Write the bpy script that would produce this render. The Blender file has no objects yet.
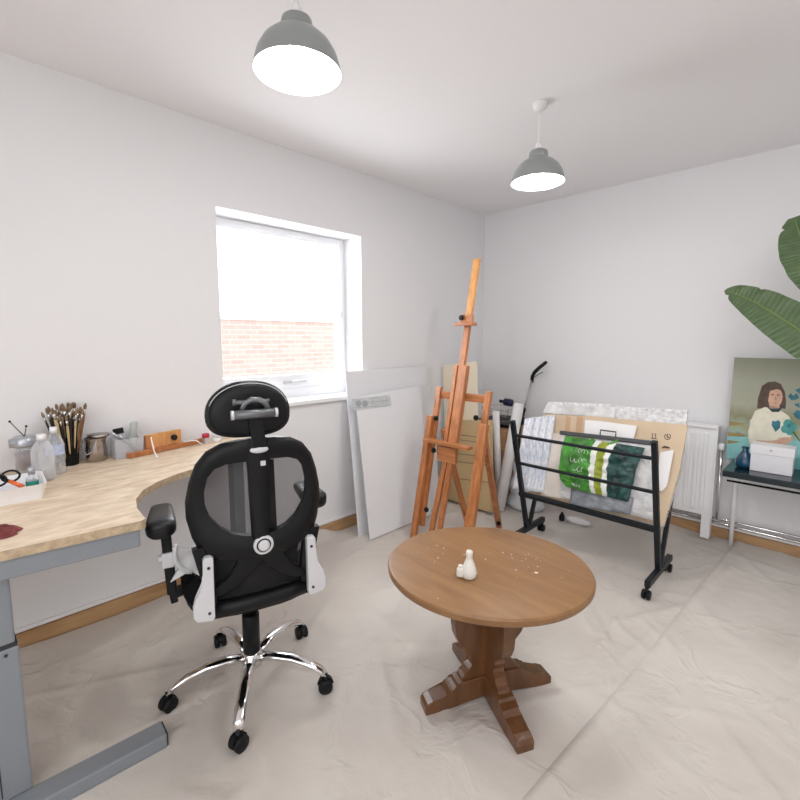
import bpy, bmesh, math, random
from mathutils import Vector as V, Matrix, noise
PI = math.pi
R = math.radians
sc = bpy.context.scene
COL = sc.collection
rnd = random.Random(7)

# ------------------------------------------------------------------ survey
# camera pose recovered from the room's vanishing lines; hit() turns a surveyed sight line into a point on a real plane
F_PX, CX, CY, PITCH, YAW = 452.0, 400.0, 388.0, math.atan(50 / 452.0), R(44.7)
CAM = V((2.374, -3.469, 1.30))
fh = V((-math.sin(YAW), math.cos(YAW), 0)); RT = V((math.cos(YAW), math.sin(YAW), 0))
FW = fh * math.cos(PITCH) - V((0, 0, 1)) * math.sin(PITCH)
UP = RT.cross(FW)
def ray(x, y): return FW + RT * ((x - CX) / F_PX) - UP * ((y - CY) / F_PX)
def hit(x, y, p0, n):
    d = ray(x, y); n = V(n); return CAM + d * ((V(p0) - CAM).dot(n) / d.dot(n))
def hz(x, y, z=0): return hit(x, y, (0, 0, z), (0, 0, 1))
def hx(x, y, X=0): return hit(x, y, (X, 0, 0), (1, 0, 0))
def hy(x, y, Y=0): return hit(x, y, (0, Y, 0), (0, 1, 0))
def ydesk(px, X, z=.765):
    "Y of the point at depth X from the left wall and height z seen in column px"
    d0 = -3.9; d1 = -1.0
    for _ in range(40):
        m = (d0 + d1) / 2; v = V((X, m, z)) - CAM
        if CX + F_PX * v.dot(RT) / v.dot(FW) < px: d0 = m
        else: d1 = m
    return d0

# ------------------------------------------------------------------ materials
def mat(name, col, rough=.5, metal=0, bump=0, bscale=40, var=0, vscale=8, spec=.5, trans=0, alpha=1, emit=0, ior=1.45, coat=0, detail=4):
    m = bpy.data.materials.new(name); m.use_nodes = True
    nt = m.node_tree; b = nt.nodes['Principled BSDF']
    b.inputs['Base Color'].default_value = (*col, 1); b.inputs['Roughness'].default_value = rough
    b.inputs['Metallic'].default_value = metal; b.inputs['IOR'].default_value = ior
    b.inputs['Specular IOR Level'].default_value = spec
    b.inputs['Transmission Weight'].default_value = trans; b.inputs['Alpha'].default_value = alpha
    b.inputs['Coat Weight'].default_value = coat
    if emit: b.inputs['Emission Color'].default_value = (*col, 1); b.inputs['Emission Strength'].default_value = emit
    tc = nt.nodes.new('ShaderNodeTexCoord')
    if var:
        n = nt.nodes.new('ShaderNodeTexNoise'); n.inputs['Scale'].default_value = vscale; n.inputs['Detail'].default_value = detail
        r = nt.nodes.new('ShaderNodeValToRGB')
        r.color_ramp.elements[0].position = .3; r.color_ramp.elements[1].position = .7
        r.color_ramp.elements[0].color = (*[max(0, c * (1 - var)) for c in col], 1)
        r.color_ramp.elements[1].color = (*[min(1, c * (1 + var)) for c in col], 1)
        nt.links.new(tc.outputs['Object'], n.inputs['Vector']); nt.links.new(n.outputs['Fac'], r.inputs['Fac'])
        nt.links.new(r.outputs['Color'], b.inputs['Base Color'])
    if bump:
        n2 = nt.nodes.new('ShaderNodeTexNoise'); n2.inputs['Scale'].default_value = bscale; n2.inputs['Detail'].default_value = 6
        bp = nt.nodes.new('ShaderNodeBump'); bp.inputs['Strength'].default_value = bump; bp.inputs['Distance'].default_value = .01
        nt.links.new(tc.outputs['Object'], n2.inputs['Vector']); nt.links.new(n2.outputs['Fac'], bp.inputs['Height'])
        nt.links.new(bp.outputs['Normal'], b.inputs['Normal'])
    return m

def wood(name, c1, c2, axis='Z', scale=6, rough=.45, stretch=.12, contrast=1, bump=.1, coat=0):
    m = bpy.data.materials.new(name); m.use_nodes = True
    nt = m.node_tree; b = nt.nodes['Principled BSDF']; b.inputs['Roughness'].default_value = rough
    b.inputs['Coat Weight'].default_value = coat
    tc = nt.nodes.new('ShaderNodeTexCoord'); mp = nt.nodes.new('ShaderNodeMapping')
    s = [scale * 4] * 3; s['XYZ'.index(axis)] = scale * stretch * 4
    mp.inputs['Scale'].default_value = s
    n = nt.nodes.new('ShaderNodeTexNoise'); n.inputs['Scale'].default_value = 1.6; n.inputs['Detail'].default_value = 8; n.inputs['Distortion'].default_value = .6
    r = nt.nodes.new('ShaderNodeValToRGB'); r.color_ramp.elements[0].position = .5 - .22 / contrast; r.color_ramp.elements[1].position = .5 + .2 / contrast
    r.color_ramp.elements[0].color = (*c1, 1); r.color_ramp.elements[1].color = (*c2, 1)
    bp = nt.nodes.new('ShaderNodeBump'); bp.inputs['Strength'].default_value = bump; bp.inputs['Distance'].default_value = .003
    L = nt.links.new
    L(tc.outputs['Object'], mp.inputs['Vector']); L(mp.outputs['Vector'], n.inputs['Vector']); L(n.outputs['Fac'], r.inputs['Fac'])
    L(r.outputs['Color'], b.inputs['Base Color']); L(n.outputs['Fac'], bp.inputs['Height']); L(bp.outputs['Normal'], b.inputs['Normal'])
    return m

def see_through(name, col, opaque, rough=.2, gloss=.0):
    "clear film, glass or open mesh: part surface, part plain transparency"
    m = bpy.data.materials.new(name); m.use_nodes = True
    nt = m.node_tree; b = nt.nodes['Principled BSDF']; out = nt.nodes['Material Output']
    b.inputs['Base Color'].default_value = (*col, 1); b.inputs['Roughness'].default_value = rough
    t = nt.nodes.new('ShaderNodeBsdfTransparent'); mx = nt.nodes.new('ShaderNodeMixShader')
    lw = nt.nodes.new('ShaderNodeLayerWeight'); lw.inputs['Blend'].default_value = .25
    ma = nt.nodes.new('ShaderNodeMath'); ma.operation = 'MULTIPLY_ADD'; ma.use_clamp = True
    ma.inputs[1].default_value = gloss; ma.inputs[2].default_value = opaque
    L = nt.links.new
    L(lw.outputs['Facing'], ma.inputs[0]); L(ma.outputs[0], mx.inputs['Fac'])
    L(t.outputs[0], mx.inputs[1]); L(b.outputs[0], mx.inputs[2]); L(mx.outputs[0], out.inputs['Surface'])
    return m

M = {}
M['wall'] = mat('painted plaster', (.79, .785, .80), .85, bump=.12, bscale=14, spec=.2)
M['ceiling'] = mat('ceiling paint', (.88, .87, .885), .9, spec=.1)
M['white'] = mat('white gloss paint', (.86, .86, .87), .35)
M['trimwhite'] = mat('white plastic trunking', (.82, .81, .81), .4)
M['upvc'] = mat('white window plastic', (.85, .86, .88), .3)
M['oak'] = wood('oak skirting', (.36, .20, .09), (.52, .32, .16), 'Y', 5)
M['oakx'] = wood('oak skirting back', (.36, .20, .09), (.52, .32, .16), 'X', 5)
M['easel'] = wood('oiled beech', (.30, .10, .028), (.53, .205, .07), 'Z', 8, .38, coat=.15)
M['easelx'] = wood('oiled beech cross grain', (.30, .10, .028), (.53, .205, .07), 'X', 8, .38, coat=.15)
M['easeltop'] = wood('pale beech', (.50, .22, .07), (.70, .36, .13), 'Z', 8, .38)
M['table'] = wood('warm brown oak', (.20, .096, .036), (.285, .150, .060), 'X', 3.5, .42, .2, bump=.05)
M['tableleg'] = wood('dark brown oak', (.085, .034, .012), (.16, .068, .024), 'Z', 5, .35, coat=.2)
M['board'] = wood('plywood', (.58, .44, .30), (.86, .73, .57), 'Y', 4.5, .5, .35, 1.0)
M['boardedge'] = mat('plywood edge', (.46, .35, .23), .6, var=.2, vscale=60)
M['greymetal'] = mat('grey powder coat', (.245, .265, .29), .4, metal=.2)
M['greydark'] = mat('grey metal seam', (.03, .03, .035), .6)
M['black'] = mat('black plastic', (.005, .0055, .0065), .45, spec=.3)
M['blackleather'] = mat('black leather', (.008, .009, .012), .36, bump=.15, bscale=120, spec=.4)
M['fabric'] = mat('black upholstery', (.004, .004, .005), .85, spec=.15, bump=.2, bscale=200)
M['silver'] = mat('silver plastic', (.62, .62, .64), .35, metal=.15)
M['bracketgrey'] = mat('grey painted bracket', (.16, .165, .175), .3, metal=.5)
M['chrome'] = mat('chrome', (.78, .77, .77), .09, metal=1)
M['steel'] = mat('brushed steel', (.42, .38, .35), .25, metal=1, var=.2, vscale=12)
M['rack'] = mat('black rack tube', (.007, .010, .013), .4, spec=.35)
M['foam'] = mat('white foam board', (.78, .785, .81), .5)
M['foam2'] = mat('white board back', (.74, .745, .77), .5)
M['label'] = mat('grey label', (.56, .59, .60), .4, var=.12, vscale=30)
M['labelink'] = mat('grey label ink', (.36, .39, .41), .5)
M['card'] = mat('cardboard', (.60, .47, .33), .8, var=.08, vscale=5, bump=.06, bscale=30)
M['cardstripe'] = mat('brown tape', (.50, .32, .19), .5)
M['ink'] = mat('dark printing ink', (.10, .075, .06), .7)
M['paper'] = mat('white paper', (.80, .79, .79), .7)
M['wrap'] = wood('crinkled wrap', (.50, .55, .66), (.84, .85, .88), 'Z', 9, .25, .22, 1.5, .6)
M['bubble'] = mat('bubble wrap', (.66, .66, .67), .25, bump=1.0, bscale=70, var=.25, vscale=45)
M['green'] = mat('green plastic bag', (.055, .24, .03), .3, bump=.8, bscale=18, var=.55, vscale=12)
M['lime'] = mat('lime plastic bag', (.27, .32, .025), .35, bump=.5, bscale=22)
M['bagwhite'] = mat('white plastic bag', (.78, .79, .76), .35, bump=.5, bscale=22)
M['teal'] = mat('dark green plastic bag', (.010, .062, .056), .3, bump=.8, bscale=18, var=.7, vscale=10)
M['greyfilm'] = mat('grey plastic film', (.22, .235, .26), .35, bump=.8, bscale=25, var=.4, vscale=16)
M['palefilm'] = mat('pale plastic film', (.60, .60, .60), .3, bump=.8, bscale=25, var=.2, vscale=16)
M['spine'] = mat('charcoal spine', (.06, .065, .07), .4)
M['tan'] = mat('tan fibreboard', (.56, .41, .22), .75, var=.1, vscale=4)
M['cream'] = mat('cream canvas board', (.80, .72, .56), .8)
M['leaf'] = None
M['blue'] = mat('blue glass', (.012, .07, .14), .08, coat=.5, var=.3, vscale=12)
M['tabletopblack'] = mat('black table top', (.012, .022, .028), .16)
M['navy'] = mat('navy plastic', (.012, .014, .05), .35)
M['red'] = mat('red plastic', (.45, .02, .05), .4)
M['maroon'] = mat('maroon cloth', (.17, .035, .035), .8, bump=.5, bscale=30, var=.4, vscale=30)
M['orange'] = mat('orange plastic', (.75, .15, .04), .4)
M['traywhite'] = mat('white tray plastic', (.84, .84, .86), .35)
M['greenlabel'] = mat('green label', (.02, .22, .16), .5)
M['bluelabel'] = mat('pale blue label', (.48, .55, .72), .4, var=.3, vscale=40)
M['amber'] = mat('brown paint residue', (.16, .07, .05), .4, var=.4, vscale=30)
M['greycap'] = mat('grey metal cap', (.45, .47, .50), .3, metal=.6)
M['clear'] = see_through('clear plastic', (.78, .80, .84), .28, .08, .55)
M['window'] = see_through('window glass', (.9, .92, .95), .03, .03, .1)
M['mesh'] = see_through('black mesh fabric', (.022, .021, .022), .60, .9, .15)
M['brushwood'] = mat('pale brush handle', (.62, .47, .27), .4, var=.2, vscale=40)
M['brushblack'] = mat('black brush handle', (.02, .017, .015), .35)
M['brushred'] = mat('brown brush handle', (.22, .10, .05), .4)
M['bristle'] = mat('bristles', (.22, .15, .09), .9, var=.5, vscale=90)
M['ferrule'] = mat('ferrule metal', (.6, .58, .55), .25, metal=1)
M['plaster'] = mat('white cast plastic', (.74, .72, .66), .5)
M['soil'] = mat('potting soil', (.05, .03, .02), .95)
M['pot'] = mat('grey ceramic', (.35, .35, .36), .5)
M['stalk'] = mat('green stalk', (.15, .22, .06), .5)
M['bulb'] = mat('lit bulb', (1, .98, .95), .4, emit=40)
M['shadeout'] = mat('grey enamel', (.30, .32, .315), .28, metal=.35)
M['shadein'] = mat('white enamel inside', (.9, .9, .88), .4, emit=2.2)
M['creampaint'] = mat('fleck of paint', (.82, .74, .60), .6)

# ------------------------------------------------------------------ mesh builder
class MB:
    def __init__(s): s.bm = bmesh.new(); s.mi = 0
    def _f(s, vs, smooth=False):
        try: f = s.bm.faces.new(vs)
        except ValueError: return
        f.material_index = s.mi; f.smooth = smooth; return f
    def box(s, c, size, rot=None, bev=0):
        "box by centre and full size"
        c = V(c); hx_, hy_, hz_ = [k / 2 for k in size]
        m = (rot.to_matrix() if hasattr(rot, 'to_matrix') else rot) if rot is not None else Matrix.Identity(3)
        vs = [s.bm.verts.new(c + m @ V((x * hx_, y * hy_, z * hz_))) for x in (-1, 1) for y in (-1, 1) for z in (-1, 1)]
        fs = [s._f([vs[i] for i in q]) for q in ((0, 1, 3, 2), (4, 6, 7, 5), (0, 4, 5, 1), (2, 3, 7, 6), (0, 2, 6, 4), (1, 5, 7, 3))]
        if bev:
            es = list({e for f in fs for e in f.edges})
            r = bmesh.ops.bevel(s.bm, geom=es, offset=min(bev, min(size) * .45), segments=2, affect='EDGES', profile=.6)
            for f in r['faces']: f.material_index = s.mi
        return s
    def bb(s, lo, hi, bev=0):
        lo = V(lo); hi = V(hi); return s.box((lo + hi) / 2, hi - lo, None, bev)
    def beam(s, a, b, w, h, up=(0, 0, 1), bev=0, w2=None, h2=None):
        "bar from a to b; w across, h along 'up'"
        a = V(a); b = V(b); d = (b - a).normalized(); u = V(up); x = d.cross(u).normalized(); u = x.cross(d).normalized()
        w2 = w if w2 is None else w2; h2 = h if h2 is None else h2
        vs = []
        for p, ww, hh in ((a, w, h), (b, w2, h2)):
            for sx, su in ((-1, -1), (1, -1), (1, 1), (-1, 1)): vs.append(s.bm.verts.new(p + x * sx * ww / 2 + u * su * hh / 2))
        fs = [s._f([vs[i] for i in q]) for q in ((3, 2, 1, 0), (4, 5, 6, 7), (0, 1, 5, 4), (1, 2, 6, 5), (2, 3, 7, 6), (3, 0, 4, 7))]
        if bev:
            es = list({e for f in fs for e in f.edges})
            r = bmesh.ops.bevel(s.bm, geom=es, offset=bev, segments=2, affect='EDGES', profile=.6)
            for f in r['faces']: f.material_index = s.mi
        return s
    def tube(s, pts, r, n=12, squash=1, up=None, closed=False):
        "round tube through pts; r a number or one per point"
        pts = [V(p) for p in pts]; rs = r if isinstance(r, (list, tuple)) else [r] * len(pts)
        rings = []; prev = None
        for i, p in enumerate(pts):
            if closed: d = pts[(i + 1) % len(pts)] - pts[i - 1]
            else: d = pts[min(i + 1, len(pts) - 1)] - pts[max(i - 1, 0)]
            d.normalize()
            if up is not None: x = d.cross(V(up)).normalized()
            elif prev is None: x = d.orthogonal().normalized()
            else: x = (prev - d * prev.dot(d)).normalized()
            prev = x; y = d.cross(x)
            rings.append([s.bm.verts.new(p + x * math.cos(t) * rs[i] + y * math.sin(t) * rs[i] * squash) for t in (2 * PI * k / n for k in range(n))])
        m = len(rings)
        for i in range(m if closed else m - 1):
            A = rings[i]; B = rings[(i + 1) % m]
            for k in range(n): s._f([A[k], A[(k + 1) % n], B[(k + 1) % n], B[k]], True)
        if not closed: s._f(rings[0][::-1]); s._f(rings[-1])
        return s
    def lathe(s, prof, n=32, c=(0, 0, 0), rot=None, cap=True, smooth=True, sx=1, sy=1):
        "profile of (radius, z) turned about z"
        c = V(c); m = rot if rot is not None else Matrix.Identity(3)
        rings = []
        for r, z in prof:
            if r < 1e-5: rings.append([s.bm.verts.new(c + m @ V((0, 0, z)))])
            else: rings.append([s.bm.verts.new(c + m @ V((r * sx * math.cos(2 * PI * k / n), r * sy * math.sin(2 * PI * k / n), z))) for k in range(n)])
        for A, B in zip(rings, rings[1:]):
            for k in range(n):
                k2 = (k + 1) % n
                if len(A) == 1 and len(B) == 1: continue
                if len(A) == 1: s._f([A[0], B[k2], B[k]][::-1], smooth)
                elif len(B) == 1: s._f([A[k], A[k2], B[0]], smooth)
                else: s._f([A[k], A[k2], B[k2], B[k]], smooth)
        if cap:
            if len(rings[0]) > 1: s._f(rings[0][::-1])
            if len(rings[-1]) > 1: s._f(rings[-1])
        return s
    def prism(s, poly, o, ux, uy, th, bev=0):
        "polygon (u,v) in the plane o,ux,uy, extruded by th to both sides"
        o = V(o); ux = V(ux); uy = V(uy); n = ux.cross(uy).normalized() * th / 2
        A = [s.bm.verts.new(o + ux * u + uy * v + n) for u, v in poly]
        B = [s.bm.verts.new(o + ux * u + uy * v - n) for u, v in poly]
        k = len(poly); fs = []
        fs.append(s._f(A)); fs.append(s._f(B[::-1]))
        for i in range(k): fs.append(s._f([A[i], B[i], B[(i + 1) % k], A[(i + 1) % k]]))
        if bev:
            es = [e for e in fs[0].edges] + [e for e in fs[1].edges]
            r = bmesh.ops.bevel(s.bm, geom=es, offset=bev, segments=2, affect='EDGES', profile=.6)
            for f in r['faces']: f.material_index = s.mi
        return s
    def ball(s, c, r, n=20, rot=None):
        "ellipsoid, r is (rx, ry, rz)"
        rr = r if isinstance(r, (list, tuple)) else (r, r, r); m = rot if rot is not None else Matrix.Identity(3)
        st = len(s.bm.verts); h = n // 2
        prof = [(math.sin(PI * i / h), -math.cos(PI * i / h)) for i in range(h + 1)]; prof[0] = (0, -1); prof[-1] = (0, 1)
        m2 = m @ Matrix.Diagonal(rr); s.lathe(prof, n, c, m2); return s
    def loft(s, rings, closed=True, cap=True, smooth=True):
        R_ = [[s.bm.verts.new(V(p)) for p in r] for r in rings]; n = len(R_[0])
        for A, B in zip(R_, R_[1:]):
            for k in range(n if closed else n - 1): s._f([A[k], A[(k + 1) % n], B[(k + 1) % n], B[k]], smooth)
        if cap and closed: s._f(R_[0][::-1]); s._f(R_[-1])
        return s
    def face(s, pts): s._f([s.bm.verts.new(V(p)) for p in pts]); return s

ROOT = {}
def world_of(o):
    m = Matrix.Identity(4)
    while o is not None: m = o.matrix_basis @ m; o = o.parent
    return m
def fin(name, mb, mats, parent=None, world=False, smooth=None, recalc=True):
    "link the builder's mesh as one object; world=True means its points are room coordinates"
    if recalc: bmesh.ops.recalc_face_normals(mb.bm, faces=mb.bm.faces)
    if world and parent is not None: mb.bm.transform(world_of(parent).inverted())
    me = bpy.data.meshes.new(name); mb.bm.to_mesh(me); mb.bm.free()
    for m in (mats if isinstance(mats, (list, tuple)) else [mats]): me.materials.append(M[m] if isinstance(m, str) else m)
    o = bpy.data.objects.new(name, me); COL.objects.link(o); o.parent = parent
    if smooth:
        for p in me.polygons: p.use_smooth = True
        me.set_sharp_from_angle(angle=R(smooth))
    return o
def tag(o, label, cat, group=None, kind=None):
    if label: o['label'] = label
    if cat: o['category'] = cat
    if group: o['group'] = group
    if kind: o['kind'] = kind
    return o
def thing(name, label, cat, loc=(0, 0, 0), rotz=0, group=None):
    o = bpy.data.objects.new(name, None); COL.objects.link(o); o.empty_display_size = .1
    o.location = loc; o.rotation_euler = (0, 0, rotz); o.matrix_basis = Matrix.Translation(V(loc)) @ Matrix.Rotation(rotz, 4, 'Z')
    return tag(o, label, cat, group)
def solo(name, mb, mats, label, cat, group=None, smooth=None, base=None):
    "a thing that is one mesh; its origin is put at its base"
    if base is not None: mb.bm.transform(Matrix.Translation(-V(base)))
    o = fin(name, mb, mats, None, smooth=smooth)
    if base is not None: o.location = base
    return tag(o, label, cat, group)
def struct(name, mb, mats, parent=None, kind='structure', smooth=None):
    o = fin(name, mb, mats, parent, smooth=smooth)
    if parent is None: o['kind'] = kind
    return o
def dup(root, loc, rotz=0, label=None, group=None, rot=None):
    r = root.copy(); COL.objects.link(r); r.location = loc; r.rotation_euler = rot if rot is not None else (0, 0, rotz)
    if label: r['label'] = label
    if group: r['group'] = group
    for ch in list(root.children):
        c = ch.copy(); COL.objects.link(c); c.parent = r
        for g in list(ch.children):
            d = g.copy(); COL.objects.link(d); d.parent = c
    return r

# ================================================================== ROOM
H = 2.38; XR = 4.6; YF = -5.6; T = .27
WY0, WY1, WZ0, WZ1 = -2.42, -1.44, .905, 1.975
b = MB()
b.bb((-T, YF, 0), (0, WY0, H)); b.bb((-T, WY1, 0), (0, T, H)); b.bb((-T, WY0, 0), (0, WY1, WZ0)); b.bb((-T, WY0, WZ1), (0, WY1, H))
struct('wall_left', b, 'wall')
struct('wall_back', MB().bb((0, 0, 0), (XR + T, T, H)), 'wall')
struct('wall_right', MB().bb((XR, YF, 0), (XR + T, 0, H)), 'wall')
struct('wall_front', MB().bb((-T, YF - T, 0), (XR + T, YF, H)), 'wall')
struct('ceiling', MB().bb((-T, YF - T, H), (XR + T, T, H + .1)), 'ceiling')
struct('floor', MB().bb((-T, YF - T, -.1), (XR + T, T, 0)), mat('concrete floor', (.45, .42, .40), .8, var=.1))
struct('baseboard_left', MB().bb((0, YF, 0), (.018, -.018, .078), .004), 'oak')
struct('baseboard_back', MB().bb((0, -.018, 0), (XR, 0, .078), .004), 'oakx')
struct('trim_1', MB().bb((0, YF, .082), (.016, -.018, .098), .003), 'trimwhite')
struct('trim_2', MB().bb((0, -.016, .082), (XR, 0, .098), .003), 'trimwhite')
# window
win = bpy.data.objects.new('window_1', None); COL.objects.link(win); win['kind'] = 'structure'
win.matrix_basis = Matrix.Translation((-.12, (WY0 + WY1) / 2, WZ0))
b = MB(); fx0, fx1 = -.25, -.185; fw_ = .035
b.bb((fx0, WY0, WZ0), (fx1, WY0 + fw_, WZ1), .004); b.bb((fx0, WY1 - fw_, WZ0), (fx1, WY1, WZ1), .004)
b.bb((fx0, WY0 + fw_, WZ0), (fx1, WY1 - fw_, WZ0 + .075), .004); b.bb((fx0, WY0 + fw_, WZ1 - fw_), (fx1, WY1 - fw_, WZ1), .004)
fin('window_frame', b, 'upvc', win, True)
b = MB(); s0, s1, t0, t1 = WY0 + fw_, WY1 - fw_, WZ0 + .075, WZ1 - fw_
sx0, sx1, sw = -.235, -.170, .022
b.bb((sx0, s0, t0), (sx1, s0 + sw, t1), .004); b.bb((sx0, s1 - sw, t0), (sx1, s1, t1), .004)
b.bb((sx0, s0 + sw, t0), (sx1, s1 - sw, t0 + .085), .004); b.bb((sx0, s0 + sw, t1 - sw), (sx1, s1 - sw, t1), .004)
sash = fin('window_sash', b, 'upvc', win, True)
fin('window_pane', MB().bb((-.21, s0 + sw, t0 + .085), (-.206, s1 - sw, t1 - sw)), 'window', win, True)
b = MB(); b.bb((-.170, -1.96, t0 + .030), (-.157, -1.90, t0 + .050), .003); b.tube([(-.161, -1.91, t0 + .04), (-.140, -1.89, t0 + .042), (-.135, -1.80, t0 + .042)], .007)
fin('window_handle', b, 'silver', win, True)
b = MB(); b.bb((-.171, s1 - .02, 1.44), (-.163, s1 - .008, 1.48), .002); fin('window_catch', b, 'silver', win, True)
struct('trim_3', MB().bb((-.185, WY0 + .001, WZ0 - .003), (.0, WY1 - .001, WZ0 + .014), .003).bb((.0005, WY0 - .03, WZ0 - .012), (.03, WY1 + .03, WZ0 + .014), .004), 'white')

# ================================================================== OUTSIDE
def brick_mat():
    m = bpy.data.materials.new('pale brick'); m.use_nodes = True; nt = m.node_tree; L = nt.links.new
    bs = nt.nodes['Principled BSDF']; bs.inputs['Roughness'].default_value = .9
    tc = nt.nodes.new('ShaderNodeTexCoord'); sp = nt.nodes.new('ShaderNodeSeparateXYZ'); cb = nt.nodes.new('ShaderNodeCombineXYZ')
    br = nt.nodes.new('ShaderNodeTexBrick'); br.inputs['Scale'].default_value = 1
    br.inputs['Brick Width'].default_value = .225; br.inputs['Row Height'].default_value = .075; br.inputs['Mortar Size'].default_value = .009
    br.inputs['Color1'].default_value = (.47, .325, .275, 1); br.inputs['Color2'].default_value = (.515, .385, .335, 1); br.inputs['Mortar'].default_value = (.53, .44, .40, 1)
    L(tc.outputs['Object'], sp.inputs[0]); L(sp.outputs['Y'], cb.inputs[0]); L(sp.outputs['Z'], cb.inputs[1]); L(cb.outputs[0], br.inputs['Vector'])
    L(br.outputs['Color'], bs.inputs['Base Color']); return m
BX = -4.2
M['brick'] = brick_mat()
ztop = hx(280, 321, BX).z
b = MB(); b.bb((BX - .25, -9, -1.2), (BX, 7, ztop), 0)
bw = thing('brick_wall', 'pale red brick wall of the neighbouring yard seen through the window', 'brick wall', (BX, -1, -1.2))
fin('brickwork', b, 'brick', bw, True)
fin('coping', MB().bb((BX - .28, -9, ztop), (BX + .03, 7, ztop + .05), .01), 'trimwhite', bw, True)
struct('ground', MB().bb((-14, -12, -1.3), (-T - .02, 10, -1.2)), mat('yard paving', (.5, .49, .48), .9, var=.15))

# ================================================================== DUST SHEETS
def creases(p, segs):
    h = 0
    for (ax, ay, bx, by, w, a) in segs:
        dx, dy = bx - ax, by - ay; L2 = dx * dx + dy * dy
        t = max(0, min(1, ((p[0] - ax) * dx + (p[1] - ay) * dy) / L2)); qx, qy = ax + dx * t, ay + dy * t
        d = math.hypot(p[0] - qx, p[1] - qy); h += a * math.exp(-(d / w) ** 2) * min(1, 4 * min(t, 1 - t) + .15)
    return h
r2 = random.Random(21); SEG = []
for _ in range(170):
    x, y = r2.uniform(.1, 4.2), r2.uniform(-5, -.1); a = r2.choice([R(45), R(-40), R(80), R(10), r2.uniform(0, PI)]) + r2.uniform(-.3, .3); l = r2.uniform(.2, .9)
    SEG.append((x, y, x + l * math.cos(a), y + l * math.sin(a), r2.uniform(.010, .024), r2.uniform(.003, .011)))
def sheet_h(x, y):
    n = noise.noise(V((x * 1.7, y * 1.7, 3))) * .5 + noise.noise(V((x * 4.5 + 9, y * 4.5, 1))) * .3
    n2 = 1 - abs(noise.noise(V((x * 2.6 + 4, y * 2.1, 7)))) * 2
    h = .006 + .008 * n + .006 * max(0, n2) ** 6 + creases((x, y), SEG)
    return max(.001, min(h, .026))
cloth = bpy.data.materials.new('cotton dust sheet'); cloth.use_nodes = True
nt = cloth.node_tree; L = nt.links.new; bs = nt.nodes['Principled BSDF']; bs.inputs['Roughness'].default_value = .7; bs.inputs['Specular IOR Level'].default_value = .3
tc = nt.nodes.new('ShaderNodeTexCoord'); n1 = nt.nodes.new('ShaderNodeTexNoise'); n1.inputs['Scale'].default_value = 1.3; n1.inputs['Detail'].default_value = 6
rp = nt.nodes.new('ShaderNodeValToRGB'); rp.color_ramp.elements[0].position = .3; rp.color_ramp.elements[1].position = .7
rp.color_ramp.elements[0].color = (.49, .445, .405, 1); rp.color_ramp.elements[1].color = (.65, .61, .565, 1)
n3 = nt.nodes.new('ShaderNodeTexNoise'); n3.inputs['Scale'].default_value = 5; n3.inputs['Detail'].default_value = 5; n3.inputs['Distortion'].default_value = 1.5
v1 = nt.nodes.new('ShaderNodeTexVoronoi'); v1.feature = 'DISTANCE_TO_EDGE'; v1.inputs['Scale'].default_value = 2.3
mixv = nt.nodes.new('ShaderNodeMixRGB'); mixv.inputs['Fac'].default_value = .18
mr = nt.nodes.new('ShaderNodeMapRange'); mr.inputs['From Max'].default_value = .05; mr.inputs['To Min'].default_value = 1; mr.inputs['To Max'].default_value = 0
ad = nt.nodes.new('ShaderNodeMath'); ad.operation = 'MULTIPLY_ADD'; ad.inputs[1].default_value = .35
bp = nt.nodes.new('ShaderNodeBump'); bp.inputs['Strength'].default_value = .5; bp.inputs['Distance'].default_value = .013
L(tc.outputs['Object'], n1.inputs['Vector']); L(n1.outputs['Fac'], rp.inputs['Fac']); L(rp.outputs['Color'], bs.inputs['Base Color'])
L(tc.outputs['Object'], n3.inputs['Vector']); L(tc.outputs['Object'], mixv.inputs[1]); L(n3.outputs['Color'], mixv.inputs[2]); L(mixv.outputs[0], v1.inputs['Vector'])
L(v1.outputs['Distance'], mr.inputs['Value']); L(mr.outputs[0], ad.inputs[0]); L(n3.outputs['Fac'], ad.inputs[2]); L(ad.outputs[0], bp.inputs['Height']); L(bp.outputs['Normal'], bs.inputs['Normal'])
M['cloth'] = cloth
def smooth01(t): t = max(0, min(1, t)); return t * t * (3 - 2 * t)
# seam line where the second sheet overlaps the first
SA, SB = V((1.925, -.45, 0)), V((1.805, -2.60, 0))
def seam_x(y):
    t = (y - SA.y) / (SB.y - SA.y); return SA.x + (SB.x - SA.x) * t + .006 * math.sin(y * 3.1)
def sheet(name, x0f, x1f, lift, label):
    b = MB(); NY = 230; NX = 150; rows = []
    for j in range(NY + 1):
        y = -.022 + (-5.1 + .022) * j / NY; row = []; x1 = x1f(y)
        for i in range(NX + 1):
            xs = x0f(y); x = xs + (x1 - xs) * i / NX
            h = sheet_h(x, y) + lift * math.exp(-(x - xs) / .25)
            if not lift: h -= .012 * smooth01((x - x1 + .07) / .05)
            if lift:
                d = x - xs; h += .007 * math.exp(-((d - .03) / .022) ** 2)
                if i == 0: h = lift - .004
            # it rides up the skirting in places
            if x < .12 and not lift: h += smooth01((.10 - x) / .08) * max(-.004, .002 + .020 * noise.noise(V((y * 2.2, 5, 0))) + .055 * math.exp(-((y + 1.83) / .09) ** 2))
            if y > -.10: h += smooth01((y + .10) / .08) * max(0, .010 + .018 * noise.noise(V((x * 3, 2, 0))))
            row.append(b.bm.verts.new((x, y, max(.001, h))))
        rows.append(row)
    for A, B in zip(rows, rows[1:]):
        for k in range(NX): b._f([A[k], B[k], B[k + 1], A[k + 1]], True)
    o = fin(name, b, 'cloth', None, recalc=False); return tag(o, label, 'dust sheet')
sheet('dust_sheet', lambda y: .024, lambda y: seam_x(y) + .09, 0, 'large creased cream dust sheet spread under the desk, chair and easel')
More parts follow.
